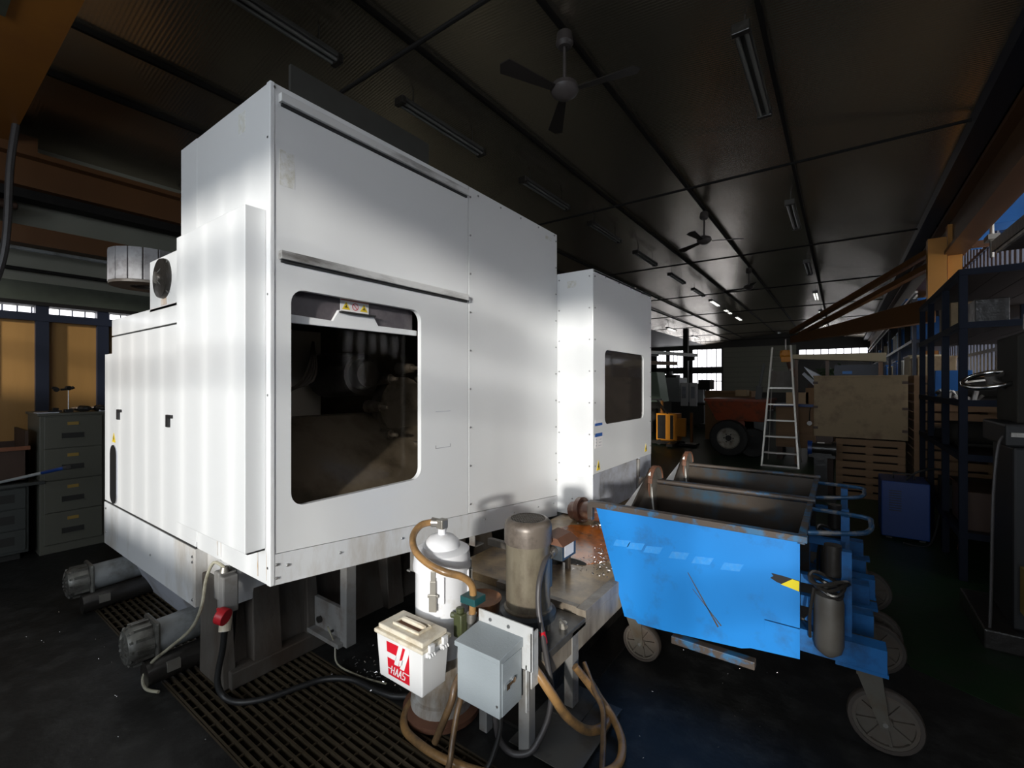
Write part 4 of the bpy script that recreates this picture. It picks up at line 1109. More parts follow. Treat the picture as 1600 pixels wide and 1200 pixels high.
# ================================================================== CHIP CARTS
def make_cart(label):
    X0t, X0b, X1, YN, YFr = -1.215, -1.01, -.155, 2.50, 3.30
    Zt = .885
    rt = thing('chip_cart', label, 'cart', (-.55, 2.9, 0), 'blue chip carts before the machine')
    # near panel with its notched lower edge, far panel
    near = [(X0b, .262), (-.945, .262), (-.93, .245), (-.80, .250), (-.40, .285), (-.36, .300), (X1, .318), (X1, Zt), (X0t + .02, Zt - .0)]
    MB().prism(near, 'y', YN, YN + .012).build('side_panel', CARTBLUE, rt)
    MB().prism([(X0b, .262), (X1, .30), (X1, .875), (X0t + .06, .875)], 'y', YFr - .012, YFr).build('side_panel', CARTIN, rt)
    # tub: rear sheet, sloping front lip, bottom
    MB().hexa([(X1 - .14, YN + .012, .33), (X1 - .128, YN + .012, .33), (X1 - .128, YFr - .012, .33), (X1 - .14, YFr - .012, .33)],
              [(X1 - .012, YN + .012, .875), (X1, YN + .012, .875), (X1, YFr - .012, .875), (X1 - .012, YFr - .012, .875)]).build('rear_sheet', CARTIN, rt)
    MB().hexa([(X0b, YN + .012, .27), (X1 - .13, YN + .012, .32), (X1 - .13, YFr - .012, .32), (X0b, YFr - .012, .27)],
              [(X0b, YN + .012, .285), (X1 - .13, YN + .012, .335), (X1 - .13, YFr - .012, .335), (X0b, YFr - .012, .285)]).build('tub_floor', CARTIN, rt)
    MB().hexa([(X0b, YN + .012, .285), (X0b + .012, YN + .012, .285), (X0b + .012, YFr - .012, .285), (X0b, YFr - .012, .285)],
              [(-1.02, YN + .012, .80), (-1.008, YN + .012, .80), (-1.118, YFr - .03, .99), (-1.13, YFr - .03, .99)]).build('front_sheet', CARTIN, rt)
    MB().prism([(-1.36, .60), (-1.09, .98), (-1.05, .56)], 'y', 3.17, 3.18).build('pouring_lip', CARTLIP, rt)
    # cheek with rounded top at the far front corner
    pc_ = [(3.18, .70), (3.42, .70), (3.42, .90)] + [(3.30 + .12 * math.cos(R(a)), .90 + .10 * math.sin(R(a))) for a in range(0, 181, 20)]
    pc_ = [(a - .02, b) for a, b in pc_]
    ck = MB().prism(pc_, 'x', -1.10, -1.08).build('cheek', CHEEK, rt, bev=.002)
    e = MB()
    for a in range(0, 180, 20):
        p, q = [(-1.09, 3.28 + .124 * math.cos(R(t)), .90 + .104 * math.sin(R(t))) for t in (a, a + 20)]
        e.bar(p, q, .035, .008)
    e.bar((-1.09, 3.156, .70), (-1.09, 3.156, .90), .035, .008)
    e.build('cheek_edge', RUST, ck)
    # rims
    MB().box(X0t - .02, YN - .022, Zt - .018, X1 + .03, YN + .024, Zt + .012).box(X0t - .02, YN - .022, Zt - .10, X0t + .012, YN + .01, Zt - .018).build('near_rim', CARTRIM, rt, bev=.003)
    MB().cyl((X0t + .07, YFr, .893), (X1 + .03, YFr, .893), .014, n=10).build('far_rim', CARTRIM, rt)
    MB().box(X1 - .01, YN, Zt - .03, X1 + .02, YFr, Zt).build('rear_rim', CARTRIM, rt)
    # skid under the near panel
    MB().box(-.74, YN - .02, .205, -.34, YN + .03, .245).build('skid', CARTRIM, rt, bev=.004)
    # rear frame: channels, posts
    for y in (YN + .0, YN + .33, YFr - .06):
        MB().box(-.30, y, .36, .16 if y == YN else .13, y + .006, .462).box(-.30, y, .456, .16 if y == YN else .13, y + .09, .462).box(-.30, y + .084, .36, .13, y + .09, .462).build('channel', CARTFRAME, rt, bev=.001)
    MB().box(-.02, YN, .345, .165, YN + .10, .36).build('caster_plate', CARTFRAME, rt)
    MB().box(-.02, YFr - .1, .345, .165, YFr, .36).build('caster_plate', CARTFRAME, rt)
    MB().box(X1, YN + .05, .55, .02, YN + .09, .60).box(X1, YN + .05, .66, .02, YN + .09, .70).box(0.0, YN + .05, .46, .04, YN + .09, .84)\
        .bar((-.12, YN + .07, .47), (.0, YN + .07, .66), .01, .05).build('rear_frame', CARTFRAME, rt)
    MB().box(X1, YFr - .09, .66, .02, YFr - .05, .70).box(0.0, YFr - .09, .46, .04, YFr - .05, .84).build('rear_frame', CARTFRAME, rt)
    MB().box(-.30, YN + .1, .46, .0, YFr - .1, .47).build('deck_plate', TANKGREY, rt)
    # hose cylinder with its coil
    hy = MB().lathe((-.045, YN + .0, 0), [(.02, .375), (.05, .40), (.058, .43), (.058, .62), (.052, .65), (.02, .655)], n=18).build('hydraulic_cylinder', CANVAS, rt)
    co = MB()
    for k in range(4):
        co.tube([(-.045 + (.05 + .008 * k) * math.cos(2 * math.pi * i / 12), YN + (.045) * math.sin(2 * math.pi * i / 12), .665 + .016 * k + .018 * math.sin(2 * math.pi * i / 6 + k)) for i in range(12)], .008, n=6, sub=2, closed=True)
    co.tube([(-.1, YN - .01, .67), (-.115, YN - .02, .55), (-.115, YN - .01, .44)], .007, n=6)
    co.build('hose_coil', OILDARK, hy)
    MB().cyl((-.03, YN + .06, .72), (-.03, YN + .06, .86), .035, n=14).build('jack_rod', OILDARK, rt)
    # push handles
    MB().tube([(X1 + .02, YN + .20, .86), (.06, YN + .26, .875), (.115, YN + .34, .88), (.125, YN + .48, .885), (.10, YN + .58, .885), (X1 + .02, YN + .66, .875)], .012, n=8, sub=4).build('push_handle', HANDLE, rt)
    # casters
    def caster(cx, cy, r, front, sw):
        f = MB()
        f.box(cx - .045, cy - .05, .245 if front else .325, cx + .045, cy + .05, .262 if front else .345)
        zt = .25 if front else .33
        for s_ in (-1, 1):
            f.hexa([(cx + sw - .018, cy + s_ * .032, r - .02), (cx + sw + .018, cy + s_ * .032, r - .02), (cx + sw + .018, cy + s_ * .037, r - .02), (cx + sw - .018, cy + s_ * .037, r - .02)],
                   [(cx - .045, cy + s_ * .032, zt), (cx + .045, cy + s_ * .032, zt), (cx + .045, cy + s_ * .037, zt), (cx - .045, cy + s_ * .037, zt)])
        fo = f.build('caster_fork', FORK, rt)
        w_ = MB().lathe((cx + sw, cy, r), [(r * .86, -.022), (r * .97, -.022), (r, -.015), (r, .015), (r * .97, .022), (r * .86, .022), (r * .86, -.022)], (0, 1, 0), 28).build('caster_tyre', TYREP, rt)
        sp_ = MB().lathe((cx + sw, cy, r), [(0, -.026), (r * .2, -.026), (r * .22, -.012), (r * .22, .012), (r * .2, .026), (0, .026)], (0, 1, 0), 14)
        sp_.lathe((cx + sw, cy, r), [(r * .76, -.018), (r * .88, -.018), (r * .88, .018), (r * .76, .018), (r * .76, -.018)], (0, 1, 0), 28)
        sp_.lathe((cx + sw, cy, r), [(r * .2, -.004), (r * .8, -.004), (r * .8, .004), (r * .2, .004)], (0, 1, 0), 28)
        for k in range(8):
            a = 2 * math.pi * k / 8 + .2
            sp_.bar((cx + sw + r * .2 * math.cos(a), cy, r + r * .2 * math.sin(a)), (cx + sw + r * .8 * math.cos(a), cy, r + r * .8 * math.sin(a)), .03, .012, up=(0, 1, 0) if False else (-math.sin(a), 0, math.cos(a)))
        sp_.build('caster_spokes', CASTER, w_)
        MB().cyl((cx + sw, cy - .045, r), (cx + sw, cy + .045, r), .010, n=8).build('axle_bolt', STEEL, fo)
    caster(-.975, 2.58, .108, True, .04)
    caster(-.975, 3.22, .108, True, .04)
    caster(.10, 2.56, .135, False, .055)
    caster(.10, 3.24, .135, False, .055)
    return rt


C1 = make_cart('nearer blue chip cart with black and yellow tape on its lit side')
C2 = dup(C1, C1.location + Vector((0, .86, 0)), 'farther blue chip cart, mostly hidden behind the nearer one')
tp = MB().prism([(-.155, .632), (-.155, .682), (-.225, .690), (-.272, .692), (-.262, .680), (-.275, .668), (-.25, .655)], 'y', 2.4985, 2.5).build('hazard_tape', BLACK, C1)
MB().prism([(-.158, .634), (-.157, .680), (-.185, .684), (-.232, .648)], 'y', 2.4975, 2.4985).build('yellow_stripe', SPRINGY, tp)
for k, xx in enumerate((-.50, -.64, -.76, -.90, -1.0, -1.08)):
    MB().prism([(xx, .655 + .0 * k), (xx + .09, .665), (xx + .11, .705), (xx + .02, .695)], 'y', 2.4988, 2.5).build('tape_ghost', GHOST, C1)
MB().prism([(-.66, .60), (-.656, .60), (-.505, .36), (-.512, .355)], 'y', 2.4988, 2.5).prism([(-.635, .52), (-.632, .52), (-.492, .37), (-.496, .365)], 'y', 2.4988, 2.5).build('scratch_marks', CARTRIM, C1)

# ================================================================== LEFT SIDE FURNITURE
FCX = -6.03
FCB = thing('filing_cabinet', 'four-drawer olive grey steel filing cabinet with yellow label holders', 'cabinet', (-6.33, .98, 0))
MB().box(-6.62, .845, .0, FCX, 1.315, 1.30).build('cabinet_body', FILE, FCB, bev=.004)
MB().box(-6.63, .83, 1.30, FCX + .015, 1.33, 1.325).build('cabinet_top', FILE, FCB, bev=.004)
for k in range(4):
    z0 = .085 + .302 * k
    d_ = MB().box(FCX, .875, z0, FCX + .018, 1.285, z0 + .295).build('drawer', FILE, FCB, bev=.003)
    MB().box(FCX + .018, .99, z0 + .085, FCX + .0195, 1.15, z0 + .14).build('handle_recess', FILED, d_)
    MB().box(FCX + .018, .99, z0 + .08, FCX + .03, 1.15, z0 + .09).box(FCX + .018, .985, z0 + .085, FCX + .024, .991, z0 + .145).build('drawer_pull', FILE, d_)
    MB().box(FCX + .018, 1.03, z0 + .215, FCX + .024, 1.11, z0 + .245).build('label_holder', BRASS, d_)
# tools on top of the cabinet
it = thing('dial_stand', 'small black measuring stand with clamps on the filing cabinet', 'tool', (-6.12, .95, 1.325))
MB().box(-6.15, .925, 1.325, -6.08, .985, 1.355).build('base', BLACK, it, bev=.004)
MB().cyl((-6.115, .955, 1.355), (-6.115, .955, 1.56), .005, n=8).build('pole', STEEL, it)
MB().cyl((-6.13, .95, 1.56), (-6.10, .96, 1.56), .022, n=10).cyl((-6.115, .90, 1.545), (-6.115, .955, 1.55), .010, n=8).cyl((-6.13, .87, 1.55), (-6.10, .87, 1.545), .022, n=10)\
    .cyl((-6.115, .975, 1.555), (-6.115, .995, 1.57), .014, n=8).cyl((-6.115, .84, 1.565), (-6.115, .87, 1.56), .012, n=8).build('clamp', BLACK, it)
def holder(x, y, label):
    h = thing('tool_holder', label, 'tool holder', (x, y, 1.325))
    MB().lathe((x - .06, y - .04, 1.357), [(.0, 0), (.012, 0), (.018, .02), (.03, .09), (.03, .1)], (1, .6, 0), 16).build('taper', CHROME, h)
    MB().lathe((x + .025, y + .012, 1.357), [(.0, -.005), (.030, -.004), (.032, .01), (.028, .02), (.032, .03), (.027, .08), (.02, .1), (0, .1)], (1, .6, 0), 16).build('chuck', OILDARK, h)
    return h
holder(-6.14, 1.13, 'steel tool holder with bright taper lying beside the measuring stand')
holder(-6.14, 1.25, 'dark tool holder lying at the right end of the filing cabinet top')
tag(MB().box(-6.2, .75, 1.325, -6.05, .90, 1.332).build('paper_sheet', PAPER), 'white paper lying on the left corner of the filing cabinet', 'paper')
tag(MB().box(-6.2, 1.19, 1.325, -6.05, 1.25, 1.342).build('paper_pad', PAPER), 'small white pad at the far right corner of the filing cabinet', 'paper')
tag(MB().box(-6.1, .83, 1.332, -6.06, .92, 1.347).cyl((-6.08, .90, 1.355), (-6.08, .86, 1.36), .015, n=10).build('dark_clamp_tool', BLACK), 'small black clamp lying on the white paper on the cabinet', 'tool')
it.location.y += .10
for o_ in list(COL.objects):
    if o_.name.startswith(('paper_sheet', 'paper_pad', 'dark_clamp_tool')): o_.location.y += .08
# desk with drawers
DK = thing('desk', 'low grey-green steel desk with three drawers left of the filing cabinet', 'desk', (-6.3, .2, 0))
MB().box(-6.75, -1.0, .67, -6.0, .72, .70).build('desk_top', WORKGREY, DK, bev=.004)
MB().box(-6.7, -.1, .06, -6.06, .62, .67).build('pedestal', WORKGREY, DK, bev=.003)
for k in range(3):
    z0 = .085 + .192 * k
    d_ = MB().box(-6.06, -.06, z0, -6.045, .60, z0 + .182).build('drawer', WORKGREY, DK, bev=.003)
    MB().box(-6.045, .0, z0 + .06, -6.043, .53, z0 + .135).build('handle_recess', FILED, d_)
MB().box(-6.7, -.95, 0, -6.05, -.9, .67).build('leg', WORKGREY, DK)
MB().box(-6.65, -.05, 0, -6.1, .57, .06).build('plinth', FILED, DK)
BK = thing('wooden_crate', 'dark brown open crate with a red-brown rim standing on the desk', 'crate', (-6.3, .3, .70))
MB().box(-6.68, -.35, .70, -6.08, .62, .72).box(-6.68, -.35, .70, -6.66, .62, 1.0).box(-6.10, -.35, .70, -6.08, .62, .98).box(-6.68, .60, .70, -6.08, .62, 1.12).box(-6.68, -.35, .70, -6.08, -.33, 1.0).build('crate_body', WICKER, BK)
MB().box(-6.08, -.36, .965, -6.05, .63, .995).build('rim', WOODRED, BK)
DK.location.y += .16
BK.location.y += .16
BK.scale = (1, 1, 1.12)
sk = None
BA = thing('grey_pipe_bundle', 'grey square tube leaning at the far left above the desk', 'tube', (-6.2, .3, 1.3))
MB().bar((-6.2, .02, 1.0), (-6.15, .55, 1.42), .03, .05).build('square_tube', LIGHTGREY, BA)
# broom handle pointing in from the left
BR = thing('broom_handle', 'long pale handle with a dark blue grip, resting on the desk edge', 'handle', (-6.1, .58, .70))
MB().cyl((-6.12, .585, .712), (-5.33, .765, .868), .013, n=10).build('pole', GREYM, BR)
MB().cyl((-5.33, .765, .868), (-5.0, .842, .933), .0145, n=10).build('grip', WELD, BR)
MB().cyl((-5.0, .842, .933), (-4.95, .854, .943), .016, n=10).build('end_cap', BLACK, BR)

# overhead bridge girder at upper left
GD = thing('bridge_crane', 'orange bridge crane girder overhead at the upper left of the hall', 'crane', (-3, .45, 3.95))
MB().box(-6.6, .12, 3.95, 1.2, .72, 3.98).box(-6.6, .16, 3.98, 1.2, .20, 4.08).box(-6.6, .64, 3.98, 1.2, .68, 4.08).build('girder', CRANE, GD)
MB().box(-4.3, .1, 3.93, -3.4, .45, 3.95).build('flange_plate', FLANGE, GD)
MB().box(-6.7, .0, 3.91, -6.5, .9, 4.05).build('end_truck', CRANEB, GD)
MB().box(1.15, .0, 3.95, 1.35, .9, 4.08).build('end_truck', CRANEB, GD)
hc = MB().tube([(-6.053, 0.70, 3.95), (-6.071, 0.666, 3.563), (-6.09, 0.653, 3.101), (-6.114, 0.636, 2.813), (-6.16, 0.60, 2.582), (-6.25, 0.55, 2.40), (-6.35, .5, 2.5)], .028, n=8).build('crane_cable', CABLEG, GD)
HO = thing('chain_hoist', 'dark chain hoist hanging on the left crane runway', 'hoist', (-6.5, .55, 3.35))
MB().box(-6.72, .05, 3.22, -6.56, .62, 3.44).cyl((-6.64, .62, 3.36), (-6.64, .78, 3.37), .06, .03, n=12).build('hoist_body', WICKER, HO, bev=.01)
MB().box(-6.66, .2, 3.40, -6.62, .24, 3.56).build('hanger', OILDARK, HO)

# ================================================================== LIGHT FITTINGS AND FANS
LF = thing('fluorescent_fixture', 'x', 'light fixture', (0, 0, 0), 'twin tube fixtures under the roof')
MB().box(-.055, -.62, .03, .055, .62, .07).build('housing', FIXT, LF, bev=.006)
t_ = MB().cyl((-.03, -.59, .012), (-.03, .59, .012), .015, n=10).build('tube', TUBE, LF)
copy_piece(t_, (.06, 0, 0))
MB().box(-.06, -.64, -.005, .06, -.59, .07).build('end_cap', OILDARK, LF, bev=.006)
MB().box(-.06, .59, -.005, .06, .64, .07).build('end_cap', OILDARK, LF, bev=.006)
for yy in (-.45, .45): MB().bar((0, yy, .07), (0, yy, .38), .01, .01).build('hanger', OILDARK, LF)
rowA = [4.14, 7.9, 11.6, 15.4, 19.2, 23.0]
rowC = [1.65, 3.57, 5.68, 7.72, 9.83, 12.2, 14.4, 16.6, 18.8, 21.0]
ordw = ['first', 'second', 'third', 'fourth', 'fifth', 'sixth', 'seventh', 'eighth', 'ninth', 'tenth']
first = True
tube_lit = None
for i, yy in enumerate(rowA):
    lab = '%s hanging tube light from the viewer in the right-hand roof row' % ordw[i]
    if first:
        LF.location = (-.57, yy, 4.06); LF['label'] = lab; first = False
    else:
        dup(LF, (-.57, yy, 4.06), lab)
fx = []
for i, yy in enumerate(rowC):
    fx.append(dup(LF, (-3.485, yy, 4.33), '%s tube light from the viewer in the row along the roof ridge' % ordw[i]))
fx.append(dup(LF, (-6.1, 20.5, 4.0), 'nearer tube light in the far left roof row'))
fx.append(dup(LF, (-6.1, 24.6, 4.0), 'farther tube light in the far left roof row'))
lit = [o for o in COL.objects if o.name.startswith('fluorescent_fixture') and o.location.y > 15 and o.location.x > -6.2]
for o in lit:
    for c_ in kids(o):
        if c_.name.startswith('tube'):
            c_.data = c_.data.copy() if tube_lit is None else tube_lit
            tube_lit = c_.data
            c_.data.materials[0] = TUBELIT
CF = thing('ceiling_fan', 'nearest ceiling fan with three blades under the dark roof', 'fan', (-1.79, 3.19, 3.9), 'ceiling fans along the roof')
x, y = -1.79, 3.19
MB().lathe((x, y, 4.38), [(.02, .04), (.06, .02), (.07, -.06), (.05, -.09), (.02, -.09)], n=18).build('ceiling_cup', FANW, CF)
MB().cyl((x, y, 4.30), (x, y, 4.02), .014, n=8).build('down_rod', FANW, CF)
MB().lathe((x, y, 3.90), [(.0, -.02), (.05, -.015), (.10, .02), (.115, .05), (.10, .09), (.04, .12), (.02, .12)], n=22).build('motor_housing', FANW, CF)
for a in (128, 8, 248):
    aa = R(a)
    n_ = Vector((math.cos(aa), math.sin(aa), 0)); t_ = Vector((-math.sin(aa), math.cos(aa), 0))
    q = [Vector((x, y, 3.93)) + n_ * u + t_ * v for u, v in ((.12, -.03), (.56, -.065), (.60, .0), (.56, .065), (.12, .03))]
    MB().tri([(v.x, v.y, v.z + .012 * ((v - Vector((x, y, 3.93))).dot(t_)) / .06) for v in q], (0, 0, .008)).build('blade', FANB, CF)
dup(CF, (-1.81, 7.85, 3.9), 'second ceiling fan along the dark roof beyond the nearest one', rotz=R(15))
dup(CF, (-1.81, 12.3, 3.9), 'third ceiling fan far down the dark roof', rotz=R(40))

# ================================================================== FAR OBJECTS, MIDDLE OF HALL
LD = thing('step_ladder', 'aluminium step ladder standing open beyond the blue carts', 'ladder', (-.95, 10.1, 0))
lb0, lb1, lt0, lt1 = Vector((-1.255, 10.05, 0)), Vector((-.643, 10.08, 0)), Vector((-1.11, 10.40, 2.33)), Vector((-.80, 10.46, 2.36))
MB().bar(lb0, lt0, .03, .06, up=(0, 1, 0)).build('rail', ALU, LD)
MB().bar(lb1, lt1, .03, .06, up=(0, 1, 0)).build('rail', ALU, LD)
for z in (.02, .27, .58, .89, 1.20, 1.52):
    a, b = lb0.lerp(lt0, z / 2.33), lb1.lerp(lt1, z / 2.36)
    MB().bar(a, b, .09 if z > .1 else .03, .028).build('step', ALU, LD)
MB().bar(Vector((-1.25, 11.0, 0)), Vector((-1.12, 10.5, 1.9)), .02, .04, up=(0, 1, 0)).bar(Vector((-.65, 11.03, 0)), Vector((-.82, 10.55, 1.9)), .02, .04, up=(0, 1, 0)).build('rear_leg', ALU, LD)
a, b = lb0.lerp(lt0, 1.54 / 2.33), lb1.lerp(lt1, 1.54 / 2.36)
MB().tri([(a.x + .02, a.y + .06, 1.55), (b.x - .02, b.y + .06, 1.55), (b.x - .04, b.y + .10, 1.86), (a.x + .04, a.y + .10, 1.86)], (0, .02, 0)).build('back_panel', CASTING, LD)

WB = thing('work_bench', 'brown wooden bench cupboard behind the step ladder', 'bench', (-.6, 11.5, 0))
MB().box(-1.12, 11.1, .28, -.1, 11.9, 1.13).build('cupboard', SLAT, WB)
MB().box(-1.16, 11.05, 1.13, -.05, 11.95, 1.18).build('bench_top', WELD, WB)
for k in range(3): MB().box(-1.1, 11.085, .32 + .26 * k, -.35, 11.1, .55 + .26 * k).build('board', SLAT, WB)
MB().box(-1.1, 11.15, 0, -1.0, 11.85, .28).box(-.25, 11.15, 0, -.15, 11.85, .28).build('leg', WICKER, WB)
G = thing('pressure_gauge', 'small white round gauge hanging at the bench front', 'gauge', (-.52, 11.05, .80))
MB().cyl((-.52, 11.09, .80), (-.52, 11.05, .80), .045, n=16).build('dial', LABELW, G)
MB().tube([(-.52, 11.07, .84), (-.52, 11.06, 1.0), (-.50, 11.06, 1.13)], .008, n=6).build('pipe', OILDARK, G)
tag(MB().box(-.95, 11.3, 1.18, -.55, 11.6, 1.42).cyl((-.85, 11.28, 1.30), (-.85, 11.32, 1.30), .09, n=14).build('orange_motor', CARDL), 'small tan motor sitting on the bench behind the ladder', 'motor')
ps = MB()
ps.tri([(-.62, 11.2, 1.95), (-.45, 11.2, 1.70), (-.15, 11.25, 1.62), (-.05, 11.3, 1.70), (-.30, 11.3, 1.75)], (0, .05, .01))
ps.tri([(-.66, 11.25, 1.80), (-.62, 11.25, 1.84), (-.30, 11.3, 1.52), (-.36, 11.3, 1.46)], (0, .04, .01))
tag(ps.build('plastic_sheet', PAPER), 'crumpled white sheets sticking out beside the ladder top', 'sheet')
tag(MB().box(-.6, 11.3, 1.18, -.02, 11.75, 1.52).build('dark_carton', CARD, bev=.004), 'dark brown carton under the white sheets', 'box')
PL = thing('potted_plant', 'small leafy plant behind the white sheets near the ladder', 'plant', (-.3, 12.2, 1.6))
MB().box(-.6, 12.0, 0, 0, 12.5, 1.60).build('stand', WICKER, PL)
lf = MB()
for k in range(60):
    p = Vector((-.3 + rnd.gauss(0, .16), 12.2 + rnd.gauss(0, .1), 1.78 + rnd.gauss(0, .10)))
    d = Vector((rnd.uniform(-1, 1), rnd.uniform(-1, 1), rnd.uniform(-.5, .8))).normalized() * .09
    e = d.orthogonal().normalized() * .03
    lf.add([p - d, p + e, p + d, p - e], [(0, 1, 2, 3)])
lf.build('foliage', LEAF, PL)
MB().lathe((-.3, 12.2, 1.6), [(.0, 0), (.08, 0), (.11, .14), (.0, .14)], n=14).build('pot', LABELW, PL)
OH = thing('orange_hoist', 'orange electric hoist hanging behind the ladder top', 'hoist', (-1.15, 12.0, 2.2))
MB().cyl((-1.12, 12.0, 2.27), (-.92, 12.0, 2.27), .10, n=16).box(-1.1, 11.92, 2.10, -.9, 12.08, 2.22).cyl((-1.02, 11.9, 2.3), (-1.02, 12.1, 2.3), .07, n=12).build('hoist_body', TRUCK, OH, bev=.005)
MB().cyl((-1.02, 12.0, 2.33), (-1.02, 12.0, 2.62), .015, n=8).cyl((-1.3, 12, 2.12), (-1.3, 12, 2.32), .012, n=6).cyl((-1.3, 12, 2.22), (-1.1, 12, 2.22), .012, n=6).build('hook_rod', STEEL, OH)
MB().cyl((-.95, 12.0, 2.1), (-.85, 12.0, 1.75), .06, .05, n=10).build('brown_sleeve', RUST, OH)
# pale long shelf beam behind the crates
BM = thing('beam_rack', 'pale long beam on posts behind the plywood crate', 'rack', (-.1, 10.3, 0))
MB().hexa([(-.80, 10.5, 2.10), (.62, 9.9, 1.98), (.62, 10.2, 1.98), (-.80, 10.8, 2.10)], [(-.80, 10.5, 2.18), (.62, 9.9, 2.13), (.62, 10.2, 2.13), (-.80, 10.8, 2.18)]).build('beam', BINCREAM, BM)
MB().box(-.24, 10.5, 0, -.18, 10.58, 2.1).box(.52, 10.0, 0, .58, 10.08, 2.0).box(-.75, 10.65, 0, -.69, 10.7, 2.1).build('post', CRANEB, BM)
MB().box(-.1, 10.1, 1.72, .55, 10.3, 1.94).build('cross_panel', NAVY, BM)
MB().box(.02, 10.08, 1.78, .16, 10.1, 1.83).build('blue_strip', BINBLUE, BM)

# plywood crate on slatted pallet boxes
def slat_box(label, x0, x1, y0, y1, z0, n, hh, gap, group=None):
    s_ = thing('slatted_crate', label, 'crate', ((x0 + x1) / 2, y0, z0), group)
    f = MB().box(x0, y0, z0, x1, y0 + .018, z0 + hh).build('slat', SLAT, s_)
    for k in range(1, n): copy_piece(f, (0, 0, k * (hh + gap)))
    g = MB().box(x0, y0 + .02, z0, x0 + .02, y1, z0 + hh).build('side_slat', SLAT, s_)
    for k in range(1, n): copy_piece(g, (0, 0, k * (hh + gap)))
    zt = z0 + n * (hh + gap) - gap
    for xx in (x0, (x0 + x1) / 2 - .04, x1 - .08): MB().box(xx, y0 + .018, z0, xx + .08, y0 + .06, zt).build('corner_post', SLAT, s_)
    MB().box(x0, y1 - .02, z0, x1, y1, zt).box(x1 - .02, y0 + .06, z0, x1, y1, zt).box(x0 + .02, y0 + .06, z0, x1 - .02, y1 - .02, z0 + .02).build('back_boards', WICKER, s_)
    return s_
slat_box('lower slatted pallet crate under the plywood crate', -.06, .70, 8.0, 8.9, .0, 8, .082, .024, 'slatted crates beyond the carts')
PCR = thing('plywood_crate', 'pale plywood crate on top of the lower slatted crate', 'crate', (.1, 8.0, .85))
MB().box(-.32, 7.95, .845, .72, 8.9, 1.70).build('panel_box', CRATE, PCR, bev=.004)
MB().box(-.33, 7.93, 1.70, .73, 8.92, 1.72).build('lid', CRATE, PCR)
MB().box(-.30, 8.0, .0, -.09, 8.8, .843).build('support_block', WICKER, PCR)
for zz in (.95, 1.25, 1.6):
    for xx in (-.33, .66): MB().box(xx, 7.94, zz, xx + .06, 7.953, zz + .035).build('corner_strap', WICKER, PCR)
slat_box('tall stack of slatted crates behind the blue rack, right of the plywood crate', .78, 1.55, 7.95, 8.8, .02, 14, .095, .028, 'slatted crates beyond the carts')
# bench grinder pedestal in front
GP = thing('bench_grinder', 'dark bench grinder with a blue guard on a pedestal before the crates', 'grinder', (-.25, 7.4, 0))
MB().box(-.40, 7.45, 0, -.05, 7.7, .05).box(-.30, 7.5, .05, -.15, 7.6, .60).build('pedestal', OILDARK, GP)
MB().cyl((-.32, 7.5, .72), (-.10, 7.5, .72), .075, n=16).box(-.36, 7.44, .60, -.06, 7.56, .66).build('motor', OILDARK, GP)
MB().cyl((-.37, 7.5, .72), (-.32, 7.5, .72), .10, n=18).build('wheel_guard', WELD, GP)
MB().cyl((-.10, 7.5, .72), (-.05, 7.5, .72), .10, n=18).build('wheel_guard', OILDARK, GP)
MB().box(-.26, 7.42, .80, -.18, 7.46, .81).build('bright_clips', STEEL, GP)
# welder
WD = thing('welding_unit', 'deep blue louvred welding unit standing on the green floor', 'welder', (.53, 6.2, 0))
MB().box(.34, 6.08, .03, .72, 6.55, .60).build('housing', WELD, WD, bev=.01)
lv = MB().box(.40, 6.072, .30, .50, 6.08, .308).build('louvre', NAVY, WD)
for k in range(1, 9): copy_piece(lv, (0, 0, .025 * k))
MB().tube([(.45, 6.3, .60), (.45, 6.3, .655), (.62, 6.3, .655), (.62, 6.3, .60)], .010, n=8, sub=1).build('handle', BLACK, WD)
for xx in (.38, .64): MB().box(xx, 6.12, 0, xx + .05, 6.5, .03).build('foot', BLACK, WD)
hose('welder_cable', [(.55, 6.2, .61), (.62, 6.15, .70), (.75, 6.2, .74), (.85, 6.3, .68), (.80, 6.2, .3), (.70, 6.0, .02), (.5, 5.95, .02)], .010, CABLE, 'black cable arching from the blue welding unit', 'cable')
hose('thin_red_wire', [(.80, 6.25, .72), (.92, 6.1, .62), (.95, 6.1, .3), (.9, 6.0, .02)], .005, RUST, 'thin rusty wire hanging right of the blue welding unit', 'cable', n=6)

# dumper
DP = thing('site_dumper', 'faded orange-red site dumper with a big black tyre', 'vehicle', (-1.8, 11.6, 0))
MB().hexa([(-2.30, 11.1, .78), (-1.35, 11.1, .78), (-1.35, 12.2, .78), (-2.30, 12.2, .78)], [(-2.50, 11.0, 1.22), (-1.25, 11.0, 1.22), (-1.25, 12.3, 1.22), (-2.50, 12.3, 1.22)]).build('hopper', DUMP, DP, bev=.01)
MB().box(-2.53, 10.97, 1.22, -1.22, 12.33, 1.27).build('hopper_rim', DUMP, DP)
MB().box(-2.15, 11.2, .45, -1.55, 12.1, .78).build('chassis', DUMP, DP)
MB().box(-1.75, 11.2, .5, -1.25, 12.0, 1.02).build('engine', OILDARK, DP, bev=.02)
wl_ = MB().lathe((-2.02, 11.05, .40), [(.22, -.09), (.30, -.115), (.38, -.10), (.405, -.05), (.405, .05), (.38, .10), (.30, .115), (.22, .09)], (0, 1, 0), 30).build('wheel', TYRE, DP)
MB().lathe((-2.02, 11.05, .40), [(.235, -.10), (.22, -.085), (.17, -.05), (.10, -.045), (.10, -.07), (0, -.07)], (0, 1, 0), 26).build('wheel_rim', RIM, wl_)
nu = MB().cyl((-2.02, 10.985, .4), (-2.02, 10.97, .4), .065, n=14)
